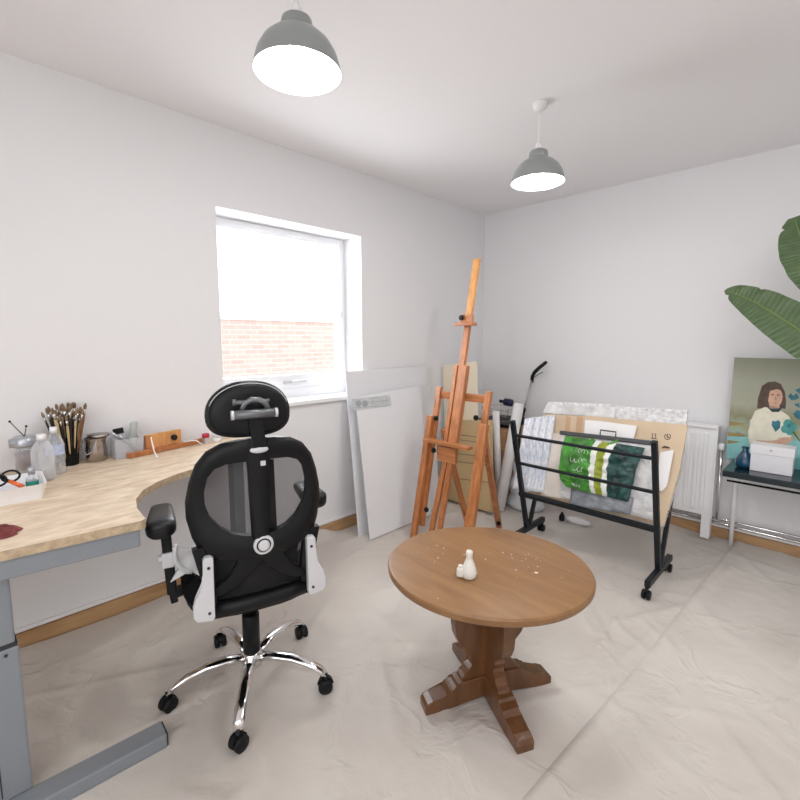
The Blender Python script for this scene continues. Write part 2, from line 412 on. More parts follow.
sheet('dust_sheet', seam_x, lambda y: 4.45, .005, 'second cream dust sheet lying over the first, its edge running from rack towards the viewer')

# ================================================================== PENDANT LAMPS
def make_lamp():
    t = thing('pendant_lamp', 'grey dome pendant lamp', 'lamp', (0, 0, 0), 0)
    # z = 0 at the rim
    R0 = .121
    out = [(R0, 0), (R0 - .002, .018), (R0 - .010, .045), (R0 - .026, .072), (R0 - .050, .094), (R0 - .078, .108), (.044, .112), (.044, .128), (.041, .138), (.030, .145), (.012, .147)]
    b = MB(); b.lathe(out, 56, cap=False)
    sh = fin('lamp_shade', b, 'shadeout', t)
    inn = [(R0, 0), (R0 - .0035, .002), (R0 - .005, .018), (R0 - .013, .044), (R0 - .029, .070), (R0 - .052, .091), (R0 - .080, .105), (.03, .106), (0, .106)]
    b = MB(); b.lathe(inn, 56, cap=False); fin('shade_lining', b, 'shadein', sh)
    b = MB(); b.lathe([(.012, .147), (.017, .150), (.014, .168), (.006, .185), (0, .186)], 20, cap=True); fin('lamp_holder', b, 'trimwhite', t)
    b = MB(); b.ball((0, 0, .045), (.032, .032, .038)); b.lathe([(.014, .075), (.014, .104)], 16); fin('bulb', b, 'bulb', t)
    b = MB(); b.tube([(0, 0, .18), (0, 0, H - 2.027)], .0032, 8); fin('cord', b, 'trimwhite', t)
    b = MB(); b.lathe([(.014, H - 2.027 - .035), (.030, H - 2.027 - .025), (.034, H - 2.027 - .004), (.034, H - 2.027)], 24); fin('ceiling_rose', b, 'trimwhite', t)
    return t
lamp = make_lamp()
lamp['label'] = 'grey dome pendant lamp hanging nearer the middle of the ceiling, white cord'
P1 = hz(298, 73, 2.045)
lamp.location = (P1.x, P1.y, 2.045); lamp['group'] = 'dome pendant lamps'
l2 = dup(lamp, (1.271, -1.434, 2.027), 0, 'small-looking grey dome pendant lamp above the easel and rack, with its white ceiling rose visible', 'dome pendant lamps')
for p in (lamp.location, l2.location):
    ld = bpy.data.lights.new('pendant bulb light', 'POINT'); ld.energy = 9; ld.shadow_soft_size = .04; ld.color = (1, .985, .96)
    lo = bpy.data.objects.new('pendant_bulb_light', ld); COL.objects.link(lo); lo.location = (p[0], p[1], p[2] - .01)

# ================================================================== DESK
DZ = .765
c0 = hz(146, 520, DZ)
b = MB()
xf0 = hz(0, 552, DZ)
slope = (c0.x - xf0.x) / (c0.y - xf0.y)
yN = -4.5
pts = [(0.004, yN), (c0.x + slope * (yN - c0.y), yN), (c0.x - slope * .03, c0.y - .012), (c0.x - .012, c0.y + .002)]
curve = [hz(*q, DZ) for q in ((137, 508), (136, 499), (143, 490), (157, 482), (177, 474), (203, 466), (220, 461))]
pts += [(p.x, p.y) for p in curve] + [(.30, -2.36), (.28, -2.335), (.25, -2.33), (.004, -2.33)]
desk = thing('desk', 'pale plywood desk with a curved front and grey metal frame along the wall', 'desk', (.8, -3.45, 0))
# desktop with a separate edge band material
A = MB(); A.mi = 0
th = .026
top = [A.bm.verts.new((x, y, DZ)) for x, y in pts]; bot = [A.bm.verts.new((x, y, DZ - th)) for x, y in pts]
A._f(top); A._f(bot[::-1]); A.mi = 1
for i in range(len(pts)): j = (i + 1) % len(pts); A._f([top[i], bot[i], bot[j], top[j]])
fin('desktop', A, ['board', 'boardedge'], desk, True)
dirF = V((slope, 1, 0)).normalized(); nF = V((dirF.y, -dirF.x, 0))
e1 = V((c0.x, c0.y, 0)) - dirF * .016 - nF * .030
b = MB(); b.beam(e1 - dirF * 1.35 + V((0, 0, DZ - th - .028)), e1 + V((0, 0, DZ - th - .028)), .035, .056, bev=.004)
b.beam(e1 - dirF * .03 + V((-.02, 0, DZ - th - .028)), V((.03, e1.y - .03, DZ - th - .028)), .035, .05, bev=.004)
fin('apron_rail', b, 'greymetal', desk, True)
cx_, cy_ = .853, -3.385
b = MB(); b.bb((cx_ - .055, cy_ - .125, .49), (cx_ - .004, cy_ - .006, DZ - th - .05), .006); fin('upper_column', b, 'greymetal', desk, True)
b = MB(); b.bb((cx_ - .062, cy_ - .135, .055), (cx_, cy_, .482), .006); lc = fin('lower_column', b, 'greymetal', desk, True)
b = MB(); b.bb((cx_ - .060, cy_ - .130, .480), (cx_ - .002, cy_ - .003, .491)); b.bb((cx_ - .02, cy_ - .065, .07), (cx_ + .0012, cy_ - .062, .482))
b.lathe([(.004, -.002), (.004, .002)], 10, (cx_ + .001, cy_ - .028, .465), Matrix.Rotation(PI / 2, 3, 'Y'))
fin('column_seam', b, 'greydark', lc, True)
f0 = V((.898, -3.060, .030)); f1 = V((.855, -3.75, .030))
b = MB(); b.beam(f1, f0, .070, .046, bev=.006); fb = fin('foot', b, 'greymetal', desk, True)
fd = (f0 - f1).normalized()
b = MB(); b.beam(f0 - fd * .001, f0 + fd * .004, .065, .041, bev=.002); fin('foot_cap', b, 'greydark', fb, True)
# second leg at the far end of the desk, beside the wall
b = MB(); b.bb((.10, -2.46, .05), (.16, -2.40, DZ - th - .002), .006); fin('rear_column', b, 'greymetal', desk, True)
b = MB(); b.bb((.03, -2.465, .012), (.22, -2.40, .05), .006); fin('rear_foot', b, 'greymetal', desk, True)

# ---------------- things on the desk
Z = DZ + .0005
def on(px, X): return V((X, ydesk(px, X), Z))
def bottle(name, label, p, h, r, capmat, capr, ribs=False, liq=None, labelband=None, capname='cap'):
    t = thing(name, label, 'bottle', p)
    prof = [(r * .85, 0), (r, .006)]
    if ribs:
        for k in range(6): z = .02 + k * h * .085; prof += [(r, z), (r * .93, z + h * .03), (r, z + h * .06)]
    prof += [(r, h * .62), (r * .92, h * .70), (r * .62, h * .80), (capr * .95, h * .87), (capr * .9, h * .91)]
    b = MB(); b.lathe(prof, 28); fin('bottle_body', b, 'clear', t)
    b = MB(); b.lathe([(capr, h * .885), (capr, h), (capr * .8, h + .001)], 20); fin(capname, b, capmat, t)
    if liq: b = MB(); b.lathe([(r * .8, .003), (r * .93, .01), (r * .93, h * liq[1])], 24); fin('contents', b, liq[0], t)
    if labelband: b = MB(); b.lathe([(r * 1.01, h * labelband[1]), (r * 1.01, h * labelband[2])], 28, cap=False); fin('bottle_label', b, labelband[0], t)
    return t
bottle('water_bottle', 'ribbed clear plastic water bottle with white cap and pale blue label beside the brushes', on(57, .17), .185, .031, 'white', .0125, True, None, ('bluelabel', .42, .64))
bottle('squat_bottle', 'round-shouldered clear bottle with a white cap standing behind the white tray', on(45, .24), .175, .037, 'white', .016, False, ('palefilm', .35))
# jar with a tilted metal lid
t = thing('paint_jar', 'glass jar of brown residue under a grey metal lid, near the wall', 'jar', on(28, .10))
b = MB(); b.lathe([(.030, 0), (.036, .006), (.036, .085), (.029, .10), (.029, .112)], 24); fin('jar_glass', b, 'clear', t)
b = MB(); b.lathe([(.028, .02), (.033, .03), (.033, .088)], 20); fin('contents', b, 'amber', t)
b = MB(); b.lathe([(.040, .112), (.041, .120), (.041, .146), (.034, .152)], 24); b.tube([(.01, -.05, .130), (.01, .062, .134)], .017, 14); fin('jar_lid', b, 'greycap', t)
for k, (a, c_) in enumerate(((-.04, .215), (.008, .19))):
    p = on(28, .10); b = MB(); b.tube([p + V((0, .0, .15)), p + V((.0, a, c_))], .0016, 6); b.ball(p + V((0, a, c_)), .0045, 8)
    solo('probe', b, 'black', ('thin black-tipped stick leaning out over the grey jar lid', 'shorter thin stick standing straight up from the grey jar lid')[k], 'stick', base=p + V((0, 0, .15)))
# white tray and its contents
q = hz(38, 503, Z); dN = V((math.sin(R(8)), math.cos(R(8)), 0))
tray_c = V((.40, -3.385, Z)); tw, tl, thh = .20, .26, .052
TR = Matrix.Rotation(R(-3), 3, 'Z')
t = thing('storage_tray', 'white plastic tray holding scissors and small bottles on the desk', 'tray', tray_c, R(-3))
def rr_(w, l, r, n=5):
    out = []
    for cx1, cy1, a0 in ((w - r, l - r, 0), (-w + r, l - r, 90), (-w + r, -l + r, 180), (w - r, -l + r, 270)):
        for k in range(n + 1): a = R(a0 + 90 * k / n); out.append((cx1 + r * math.cos(a), cy1 + r * math.sin(a)))
    return out
def ring(w, l, r, z): return [(x, y, z) for x, y in rr_(w, l, r)]
b = MB(); b.loft([ring(.088, .122, .015, 0), ring(.097, .132, .016, thh - .003), ring(.100, .135, .016, thh), ring(.094, .129, .014, thh), ring(.092, .127, .013, thh - .004), ring(.084, .118, .012, .004)], cap=False)
b._f([b.bm.verts.new(p) for p in ring(.084, .118, .012, .004)]); b._f([b.bm.verts.new(p) for p in ring(.088, .122, .015, 0)][::-1])
fin('tray_body', b, 'traywhite', t, smooth=40)
def tr(x, y, z): return tray_c + TR @ V((x, y, z))
# scissors
t = thing('scissors', 'scissors with black loop handles leaning in the white tray', 'scissors', tr(-.02, -.05, .006))
b = MB()
for sx_, dy in ((-.02, .01), (.018, -.012)):
    pts_ = [tr(sx_, dy * 1.6 + .030 + .024 * math.cos(a), .068 + .019 * math.sin(a)) for a in (2 * PI * k / 18 for k in range(18))]
    b.tube(pts_, .0036, 8, closed=True)
fin('scissor_handles', b, 'black', t, True)
b = MB(); b.beam(tr(-.01, .01, .055), tr(.01, -.085, .010), .012, .002); b.beam(tr(.01, .01, .055), tr(-.008, -.085, .012), .012, .002); fin('blades', b, 'chrome', t, True)
t = thing('craft_knife', 'long dark craft knife with an orange end leaning in the white tray', 'knife', tr(.0, .05, .01))
b = MB(); b.tube([tr(-.06, -.08, .145), tr(.01, .04, .060)], .0045, 10); fin('knife_handle', b, 'black', t, True)
b = MB(); b.tube([tr(.01, .04, .060), tr(.03, .075, .036)], [.006, .0075], 10); fin('knife_end', b, 'orange', t, True)
t = thing('small_bottle', 'tiny clear bottle with a green label inside the white tray', 'bottle', tr(.01, .10, .005))
b = MB(); b.lathe([(.016, 0), (.018, .004), (.018, .05), (.009, .062), (.008, .07)], 20, tr(.01, .10, .005)); fin('bottle_body', b, 'clear', t, True)
b = MB(); b.lathe([(.0183, .022), (.0183, .044)], 20, tr(.01, .10, .005), cap=False); fin('bottle_label', b, 'greenlabel', t, True)
b = MB(); b.lathe([(.0105, .066), (.0105, .088), (.006, .092)], 16, tr(.01, .10, .005)); fin('cap', b, 'greycap', t, True)
# brush pot
bp_ = on(71, .062)
t = thing('brush_pot', 'dark pot crammed with paint brushes by the wall', 'pot', bp_)
b = MB(); b.lathe([(.026, 0), (.030, .003), (.034, .12), (.036, .122), (.0325, .122), (.028, .006), (0, .005)], 28, cap=False); fin('pot_wall', b, 'black', t)
def make_brush(hm, L_, label, grp, fat=1, flat=1):
    t = thing('paint_brush', label, 'brush', (0, 0, 0), 0, grp)
    b = MB(); b.tube([(0, 0, 0), (0, 0, L_ * .35), (0, 0, L_ * .72), (0, 0, L_ * .80)], [.0018 * fat, .0026 * fat, .0042 * fat, .0036 * fat], 8); fin('handle', b, hm, t)
    b = MB(); b.tube([(0, 0, L_ * .80), (0, 0, L_ * .90)], .0040 * fat, 8); fin('ferrule', b, 'ferrule', t)
    b = MB(); b.tube([(0, 0, L_ * .90), (0, 0, L_ * .95), (0, 0, L_)], [.004 * fat, .0052 * fat, .0016 * fat], 8, squash=flat); fin('bristles', b, 'bristle', t)
    return t
kinds = [('brushwood', 'pale-handled paint brush standing in the dark pot', 'pale brushes in the pot'), ('brushblack', 'black-handled paint brush standing in the dark pot', 'black brushes in the pot'), ('brushred', 'brown-handled paint brush standing in the dark pot', 'brown brushes in the pot')]
protos = {}
for i in range(40):
    k = (0, 1, 2, 1, 0)[i % 5]; var = i // 3 % 3
    a = i * 2.399; rr0 = .022 * math.sqrt((i + .5) / 40); top_r = .085 * math.sqrt((i + .5) / 40)
    base = bp_ + V((rr0 * math.cos(a), rr0 * math.sin(a), .008))
    tip = bp_ + V((max(-.045, top_r * .75 * math.cos(a)), top_r * .80 * math.sin(a) - .004, .20 + .02 * math.sin(i * 5)))
    d = (tip - base).normalized(); q = V((0, 0, 1)).rotation_difference(d)
    key = (k, var)
    if key not in protos:
        o = make_brush(kinds[k][0], (.235, .255, .215)[var], kinds[k][1], kinds[k][2], (1, 1.5, 1.2)[var], (1, .5, 1)[var]); protos[key] = o; o.location = base; o.rotation_euler = q.to_euler()
    else: dup(protos[key], base, label=kinds[k][1], group=kinds[k][2], rot=q.to_euler())
# steel brush washer
p = on(97, .062); t = thing('brush_washer', 'dented steel brush washer can with clamp handle on the desk', 'can', p)
b = MB(); b.lathe([(.036, 0), (.040, .004), (.041, .05), (.037, .075), (.040, .095), (.043, .098), (.043, .102), (.038, .102), (.034, .07), (0, .06)], 30, cap=False); fin('can_body', b, 'steel', t, smooth=60)
b = MB(); b.lathe([(.038, .106), (.042, .108), (.042, .116), (.01, .120), (0, .12)], 26, (0, .012, 0)); fin('can_lid', b, 'steel', t)
b = MB(); b.tube([(.012, -.043, .098), (.018, -.052, .06), (.022, -.040, .035), (.036, -.018, .05), (.042, -.006, .095)], .0025, 8); b.tube([(0, -.045, .088), (0, -.052, .100), (0, -.038, .11)], .004, 8); fin('bail_handle', b, 'greycap', t)
# clear organiser and tools
p = on(127, .065); t = thing('clear_organiser', 'clear acrylic box holding palette knives on the desk', 'box', p)
b = MB()
for lo, hi in (((-.045, -.055, 0), (.045, .055, .003)), ((-.045, -.055, 0), (.045, -.052, .085)), ((-.045, .052, 0), (.045, .055, .085)), ((-.045, -.052, 0), (-.042, .052, .085)), ((.042, -.052, 0), (.045, .052, .085))): b.bb(lo, hi)
fin('box_walls', b, 'clear', t)
for k, (y0, y1, x1, z1, lab) in enumerate(((.045, -.060, .02, .120, 'steel palette knife leaning furthest out of the clear box'), (.05, -.035, .03, .105, 'steel palette knife lying just behind the first in the clear box'), (.046, -.01, -.01, .095, 'short steel palette knife upright at the middle of the clear box'))):
    a_ = p + V((x1 - .02, y0, .008)); c_ = p + V((x1, y1, z1)); m_ = a_.lerp(c_, .45)
    t = thing('palette_knife', lab, 'knife', a_)
    b = MB(); b.tube([m_, c_], [.006, .0075], 10, squash=.6); fin('knife_handle', b, 'greycap', t, True)
    b = MB(); b.beam(a_, m_, .015, .002, up=(1, 0, 0), w2=.006); fin('knife_blade', b, 'steel', t, True)
b = MB(); b.box(p + V((.0, -.028, .118)), (.008, .042, .026), Matrix.Rotation(R(6), 3, 'X'), .002); solo('tape_cassette', b, 'black', 'small black rectangular holder stuck up above the clear box', 'holder', base=p + V((0, -.028, .105)))
b = MB(); b.loft([[(p.x - .012 + w * math.cos(a) * .7, p.y + y0 + w * math.sin(a), Z + z) for a in (2 * PI * k / 12 for k in range(12))] for w, y0, z in ((.016, .028, .006), (.018, .03, .05), (.016, .034, .10), (.017, .04, .145), (.012, .043, .15))])
solo('paint_tube', b, mat('grey paint tube', (.42, .45, .43), .45, bump=.6, bscale=40), 'crumpled grey paint tube standing tall in the clear box', 'paint tube', base=p + V((0, .028, .006)))
# wooden paint box ledge
pa = on(128, .125); pb = on(204, .045)
t = thing('wooden_ledge', 'reddish wooden ledge with upright panel and black knob lying on the desk', 'wooden ledge', (pa + pb) / 2)
d = (pb - pa).normalized(); nn = V((d.y, -d.x, 0))
b = MB(); b.beam(pa + V((0, 0, .012)), pb + V((0, 0, .012)), .03, .022, bev=.003); fin('ledge_bar', b, 'easel', t, True)
u0 = on(146, .088) ; u1 = on(181, .050)
b = MB(); b.beam(u0 + V((0, 0, .052)), u1 + V((0, 0, .052)), .016, .070, bev=.003); fin('upright_panel', b, 'easeltop', t, True)
b = MB(); b.beam(u0 + V((0, -.002, .05)), u0 + d * .028 + V((.004, -.002, .05)), .022, .066, bev=.002); fin('panel_block', b, 'easel', t, True)
km = u0.lerp(u1, .76) + V((.016, 0, .056)); b = MB(); b.lathe([(.006, 0), (.014, .004), (.014, .014), (.009, .018)], 14, km, Matrix.Rotation(PI / 2, 3, 'Y')); fin('knob', b, 'black', t, True)
p = on(157, .215); b = MB(); b.tube([p + V((0, 0, .006)), p + V((-.02, -.004, .03)), on(152, .17) + V((0, 0, .092))], .0028, 8); b.ball(p + V((0, 0, .006)), .006, 10)
solo('cotton_swab', b, 'white', 'thin white stick with a dark tip leaning on the wooden ledge', 'stick', base=p)
p = on(190, .09); b = MB(); b.tube([p + V((.0, -.03, .028)), p + V((.01, 0, .031)), p + V((0, .03, .026)), p + V((.03, .05, .006))], .003, 8)
solo('white_cable', b, 'white', 'short white cable end lying across the wooden ledge', 'cable', base=p)
p = on(206, .075); t = thing('pigment_pot', 'small clear pot with a red lid behind the office chair', 'pot', p)
b = MB(); b.lathe([(.014, 0), (.016, .003), (.016, .03)], 18); fin('pot_body', b, 'clear', t)
b = MB(); b.lathe([(.018, .03), (.018, .048), (.015, .05)], 18); fin('lid', b, 'red', t)
p = on(217, .07); t = thing('white_tub', 'low white tub beside the red-lidded pot', 'tub', p)
b = MB(); b.lathe([(.018, 0), (.021, .003), (.022, .022)], 20); fin('tub_body', b, 'white', t)
b = MB(); b.lathe([(.023, .022), (.023, .03), (.02, .031)], 20); fin('lid', b, 'palefilm', t)
# crumpled cloth at the near edge
p = hz(4, 536, Z); b = MB(); NN = 26; rows = []
for j in range(NN + 1):
    row = []
    for i in range(NN + 1):
        u, v = i / NN * 2 - 1, j / NN * 2 - 1; rr1 = .055 * (1 + .15 * math.sin(5 * math.atan2(v, u)))
        x = p.x - .025 + u * rr1 * .8; y = p.y - .02 + v * rr1
        e = max(0, 1 - max(abs(u), abs(v)) ** 4)
        row.append(b.bm.verts.new((x, y, Z + .001 + e * (.010 + .010 * abs(math.sin(7 * u + 3 * v + 2 * noise.noise(V((u * 2, v * 2, 0)))))))))
    rows.append(row)
for A_, B_ in zip(rows, rows[1:]):
    for k in range(NN): b._f([A_[k], A_[k + 1], B_[k + 1], B_[k]], True)
solo('paint_rag', b, 'maroon', 'crumpled maroon rag at the front edge of the desk', 'rag', base=(p.x, p.y, Z))

# ================================================================== OFFICE CHAIR
ch = thing('office_chair', 'black mesh office chair with headrest and chrome star base, seen from behind', 'chair', (.868, -2.738, .004), R(72))
# five chrome legs and casters
b = MB(); b.lathe([(.024, .072), (.036, .078), (.040, .10), (.036, .128), (.03, .134)], 28); fin('hub', b, 'chrome', ch)
for k in range(5):
    a = R(180 + 72 * k); c_, s_ = math.cos(a), math.sin(a)
    def at(r, z): return (c_ * r, s_ * r, z)
    b = MB(); rs = [.022, .0215, .0205, .0195, .019, .0165]
    pth = [at(.022, .108), at(.09, .121), at(.16, .119), at(.225, .104), at(.268, .083), at(.283, .062)]
    b.tube(pth, rs, 16, squash=.62, up=(0, 0, 1)); fin('leg', b, 'chrome', ch)
    b = MB(); tx, ty = -s_, c_; hd = R(180 + 72 * k + (35, -40, 20, 60, -15)[k]); px_, py_ = math.cos(hd), math.sin(hd); qx_, qy_ = -py_, px_
    cc = V(at(.285, .027)); rotw = V((0, 0, 1)).rotation_difference(V((qx_, qy_, 0))).to_matrix()
    for sg in (-1, 1):
        b.lathe([(.004, -.0095), (.022, -.0095), (.026, -.006), (.026, .006), (.022, .0095), (.004, .0095)], 24, cc + V((qx_, qy_, 0)) * sg * .0135, rotw)
    cst = fin('caster', b, 'black', ch, smooth=50)
    b = MB(); b.tube([cc + V((0, 0, .0)), cc + V((0, 0, .042))], .009, 12); 
    b.prism([(.030 * math.cos(t_), .030 * math.sin(t_)) for t_ in (R(10 + 160 * i / 10) for i in range(11))], cc, (px_, py_, 0), (0, 0, 1), .012)
    fin('caster_hood', b, 'black', cst)
b = MB(); b.lathe([(.031, .13), (.031, .275), (.028, .28)], 24); b.lathe([(.019, .28), (.019, .40)], 20); fin('gas_column', b, 'black', ch)
b = MB(); b.box((0, 0, .405), (.15, .22, .045), None, .012); b.tube([(.012, -.06, .39), (.012, -.10, .385)], .012, 10); fin('tilt_mechanism', b, 'black', ch)
b = MB(); b.tube([(.06, .03, .40), (.15, .02, .395), (.19, -.02, .38)], [.007, .007, .007], 10); b.box((.175, -.015, .383), (.05, .05, .010), Matrix.Rotation(R(-30), 3, 'Z'), .003); fin('lever', b, 'silver', ch)
b = MB(); b.lathe([(.008, 0), (.008, .012)], 12, (.03, -.12, .40), Matrix.Rotation(PI / 2, 3, 'X')); fin('tension_knob', b, 'red', ch)
# seat cushion
def sup(w, l, z, n=40, e=3.2, cy0=0):
    out = []
    for k in range(n):
        t_ = 2 * PI * k / n; c_, s_ = math.cos(t_), math.sin(t_)
        out.append((w * math.copysign(abs(c_) ** (2 / e), c_), cy0 + l * math.copysign(abs(s_) ** (2 / e), s_), z + .012 * (c_ * c_)))
    return out
b = MB(); b.loft([sup(.19, .20, .425), sup(.215, .222, .432), sup(.225, .232, .45), sup(.222, .229, .468), sup(.205, .213, .482), sup(.14, .15, .485), sup(.02, .02, .484)])
seat = fin('seat', b, 'fabric', ch)
b = MB(); b.loft([sup(.20, .21, .412), sup(.216, .224, .420), sup(.214, .222, .431)]); fin('seat_shell', b, 'black', seat)
# back frame: outer ring with one tall eye, lower cross bands
def yb(x, z): return -.262 - .10 * max(0, z - .66) * .6 + 1.3 * x * x - .02 * math.exp(-((z - .66) / .09) ** 2)
outer = [(0, 1.003), (.05, 1.000), (.098, .988), (.135, .962), (.162, .925), (.182, .87), (.195, .81), (.196, .765), (.186, .71), (.168, .655), (.152, .60), (.147, .54), (.150, .47)]
inner = [(0, .930), (.045, .931), (.090, .928), (.122, .915), (.142, .888), (.152, .845), (.151, .806), (.139, .768), (.112, .735), (.080, .714), (.046, .704), (.020, .700), (0, .700)]
def backring(sg):
    b = MB(); front = []; back = []
    for (ox, oz), (ix, iz) in zip(outer, inner):
        rowf = []; rowb = []
        for k in range(5):
            t_ = k / 4; x = sg * (ix + (ox - ix) * t_); z = iz + (oz - iz) * t_; bul = .010 * math.sin(PI * t_)
            rowf.append(b.bm.verts.new((x, yb(x, z) - .010 - bul, z))); rowb.append(b.bm.verts.new((x, yb(x, z) + .012 + bul * .5, z)))
        front.append(rowf); back.append(rowb)
    n = len(front)
    for i in range(n - 1):
        for k in range(4): b._f([front[i][k], front[i][k + 1], front[i + 1][k + 1], front[i + 1][k]], True); b._f([back[i][k], back[i + 1][k], back[i + 1][k + 1], back[i][k + 1]], True)
        b._f([front[i][0], front[i + 1][0], back[i + 1][0], back[i][0]], True); b._f([front[i][4], back[i][4], back[i + 1][4], front[i + 1][4]], True)
    return b
outer_u = outer[:10]; keep_o, keep_i = outer, inner
outer = [(0, 1.000), (.05, .998), (.102, .988), (.142, .965), (.172, .925), (.191, .87), (.203, .81), (.203, .765), (.190, .71), (.170, .662), (.120, .640), (.060, .628), (0, .624)]
b = backring(1); b2 = backring(-1)
me_t = bpy.data.meshes.new('tmp'); b2.bm.to_mesh(me_t); b.bm.from_mesh(me_t); b2.bm.free(); bpy.data.meshes.remove(me_t)
def band(b, pts_, w, dpt=.018):
    "flat band following the back's curve; pts (x,z)"
    for i in range(len(pts_)): pass
    rings_ = []
    for i, (x, z) in enumerate(pts_):
        x0, z0 = pts_[max(i - 1, 0)]; x1, z1 = pts_[min(i + 1, len(pts_) - 1)]; dx, dz = x1 - x0, z1 - z0; l = math.hypot(dx, dz); nx, nz = -dz / l, dx / l
        ww = w[i] if isinstance(w, list) else w; y = yb(x, z)
        rings_.append([(x + nx * ww / 2, y - dpt / 2, z + nz * ww / 2), (x, y - dpt * .75, z), (x - nx * ww / 2, y - dpt / 2, z - nz * ww / 2), (x - nx * ww / 2, y + dpt / 2, z - nz * ww / 2), (x + nx * ww / 2, y + dpt / 2, z + nz * ww / 2)])
    b.loft(rings_, smooth=True)
for sg in (-1, 1):
    band(b, [(sg * .168, .68), (sg * .158, .62), (sg * .150, .56), (sg * .147, .50), (sg * .147, .455)], [.05, .044, .036, .034, .034], .024)
    band(b, [(sg * .02, .66), (sg * .05, .60), (sg * .085, .555), (sg * .125, .53), (sg * .15, .525)], [.09, .05, .038, .03, .03], .02)
frame = fin('back_frame', b, 'black', ch, smooth=60)
b = MB(); rows = []
for j in range(13):
    z = .47 + .465 * j / 12; row = []
    w = .15 if z < .70 else .155
    for i in range(13): x = -w + 2 * w * i / 12; row.append(b.bm.verts.new((x, yb(x, z) + .016, z)))
    rows.append(row)
for A_, B_ in zip(rows, rows[1:]):
    for k in range(12): b._f([A_[k], A_[k + 1], B_[k + 1], B_[k]], True)
fin('mesh_panel', b, 'mesh', ch)
b = MB(); rows = []
for j in range(9):
    z = .475 + .15 * j / 8; row = []
    for i in range(11): x = -.13 + .26 * i / 10; row.append(b.bm.verts.new((x, yb(x, z) + .035 + .01 * math.sin(PI * j / 8), z)))
    rows.append(row)
for A_, B_ in zip(rows, rows[1:]):
    for k in range(10): b._f([A_[k], A_[k + 1], B_[k + 1], B_[k]], True)
fin('lumbar_pad', b, 'fabric', ch)
b = MB(); band(b, [(-.158, .462), (-.08, .472), (0, .476), (.08, .474), (.158, .470)], .042, .03); fin('back_lower_rail', b, 'black', ch)
b = MB(); b.loft([[(x * w, yb(0, z) + dy, z) for x, dy in ((-1, -.012), (-.4, -.026), (.4, -.026), (1, -.012), (1, .004), (-1, .004))] for w, z in ((.026, .66), (.027, .72), (.029, .80), (.031, .88), (.034, .93), (.036, .965), (.028, 1.00))], smooth=False)
fin('spine', b, 'black', ch, smooth=50)
b = MB(); b.prism([(-.013, .60), (-.014, .92), (.013, .92), (.018, .60)], (.04, yb(.04, .8) + .028, .0), (1, 0, 0), (0, 0, 1), .012)
RX = Matrix.Rotation(PI / 2, 3, 'X')
fin('inner_strut', b, 'black', ch)
b = MB(); b.lathe([(.0001, 0), (.028, 0), (.030, -.004)][::-1] if 0 else [(.030, 0), (.029, .007), (.022, .009), (.0215, .004)], 32, (.004, yb(0, .67) - .016, .672), RX, cap=False); b.lathe([(.017, .0), (.017, .013), (.012, .018), (0, .019)], 28, (.004, yb(0, .67) - .016, .672), RX)
kn = fin('lumbar_knob', b, 'silver', ch, smooth=40)
b = MB(); b.lathe([(.0215, 0), (.0215, .006), (.017, .006)], 28, (.004, yb(0, .67) - .016, .672), RX, cap=False); fin('knob_ring', b, 'greydark', kn)
b = MB(); b.ball((0, yb(0, .968) - .025, .968), (.027, .007, .0105), 24); fin('oval_badge', b, 'silver', ch)
b = MB(); b.box((.010, yb(0, .93) - .027, .926), (.015, .006, .015), None, .002); fin('square_button', b, 'silver', ch)
# white side brackets with two screws each
for sg in (-1, 1):
    poly = [(.143, .652), (.150, .658), (.166, .656), (.172, .648), (.172, .575), (.178, .560), (.196, .535), (.204, .505), (.203, .478), (.194, .464), (.152, .458), (.145, .466)]
    if sg < 0: poly = [(-x + .006, z) for x, z in poly][::-1]
    b = MB(); b.prism(poly, (0, yb(.15, .55) - .032, 0), (1, 0, 0), (0, 0, 1), .026, .004)
    br = fin('side_bracket', b, 'silver', ch)
    b = MB()
    for z in (.625, .485): b.lathe([(.0045, 0), (.0045, .003)], 12, (sg * (.157 if z > .55 else .160) + (.006 if sg < 0 else 0), yb(.15, .55) - .0445, z), RX)
    fin('screw', b, 'greydark', br)
# head rest
hb_c = V((-.018, -.285, 1.087))
b = MB()
def hr(w, h, y, bow=0):
    out = []
    for k in range(40):
        t_ = 2 * PI * k / 40; c_, s_ = math.cos(t_), math.sin(t_); e = 2.35
        x = w * math.copysign(abs(c_) ** (2 / e), c_); z = h * math.copysign(abs(s_) ** (2 / e), s_)
        z += -.016 * (x / .12) ** 2; x *= 1 + .0 * s_
        out.append(tuple(hb_c + V((x, y + 1.1 * x * x, z))))
    return out
b.loft([hr(.02, .012, -.012), hr(.07, .045, -.013), hr(.104, .068, -.010), hr(.113, .075, -.004), hr(.115, .077, 0)]); shell = fin('headrest_shell', b, 'black', ch)
b = MB(); b.loft([hr(.115, .077, .0), hr(.121, .083, .004), hr(.123, .085, .016), hr(.120, .082, .032), hr(.10, .066, .046), hr(.05, .03, .052), hr(.01, .008, .052)]); fin('headrest_pad', b, 'blackleather', ch)
b = MB(); pr_ = [p_ for p_ in hr(.1155, .0775, -.002)]; b.tube([pr_[i] for i in range(2, 19)], .0013, 6); fin('headrest_piping', b, 'silver', shell)
b = MB(); b.tube([(-.072, -.318, 1.078), (.050, -.318, 1.078)], .0135, 16); 
b.tube([(-.045, -.308, 1.085), (-.038, -.312, 1.108), (-.018, -.314, 1.120), (.004, -.314, 1.118), (.022, -.312, 1.105), (.030, -.308, 1.085)], .0085, 10)
b.tube([(-.064, -.304, 1.112), (.034, -.304, 1.112)], .0065, 10); b.tube([(-.064, -.304, 1.104), (-.064, -.304, 1.121)], .006, 8)
hk = fin('headrest_bracket', b, 'bracketgrey', ch)
b = MB()
for x0, x1 in ((-.076, -.068), (.046, .054)): b.tube([(x0, -.318, 1.078), (x1, -.318, 1.078)], .0138, 16)
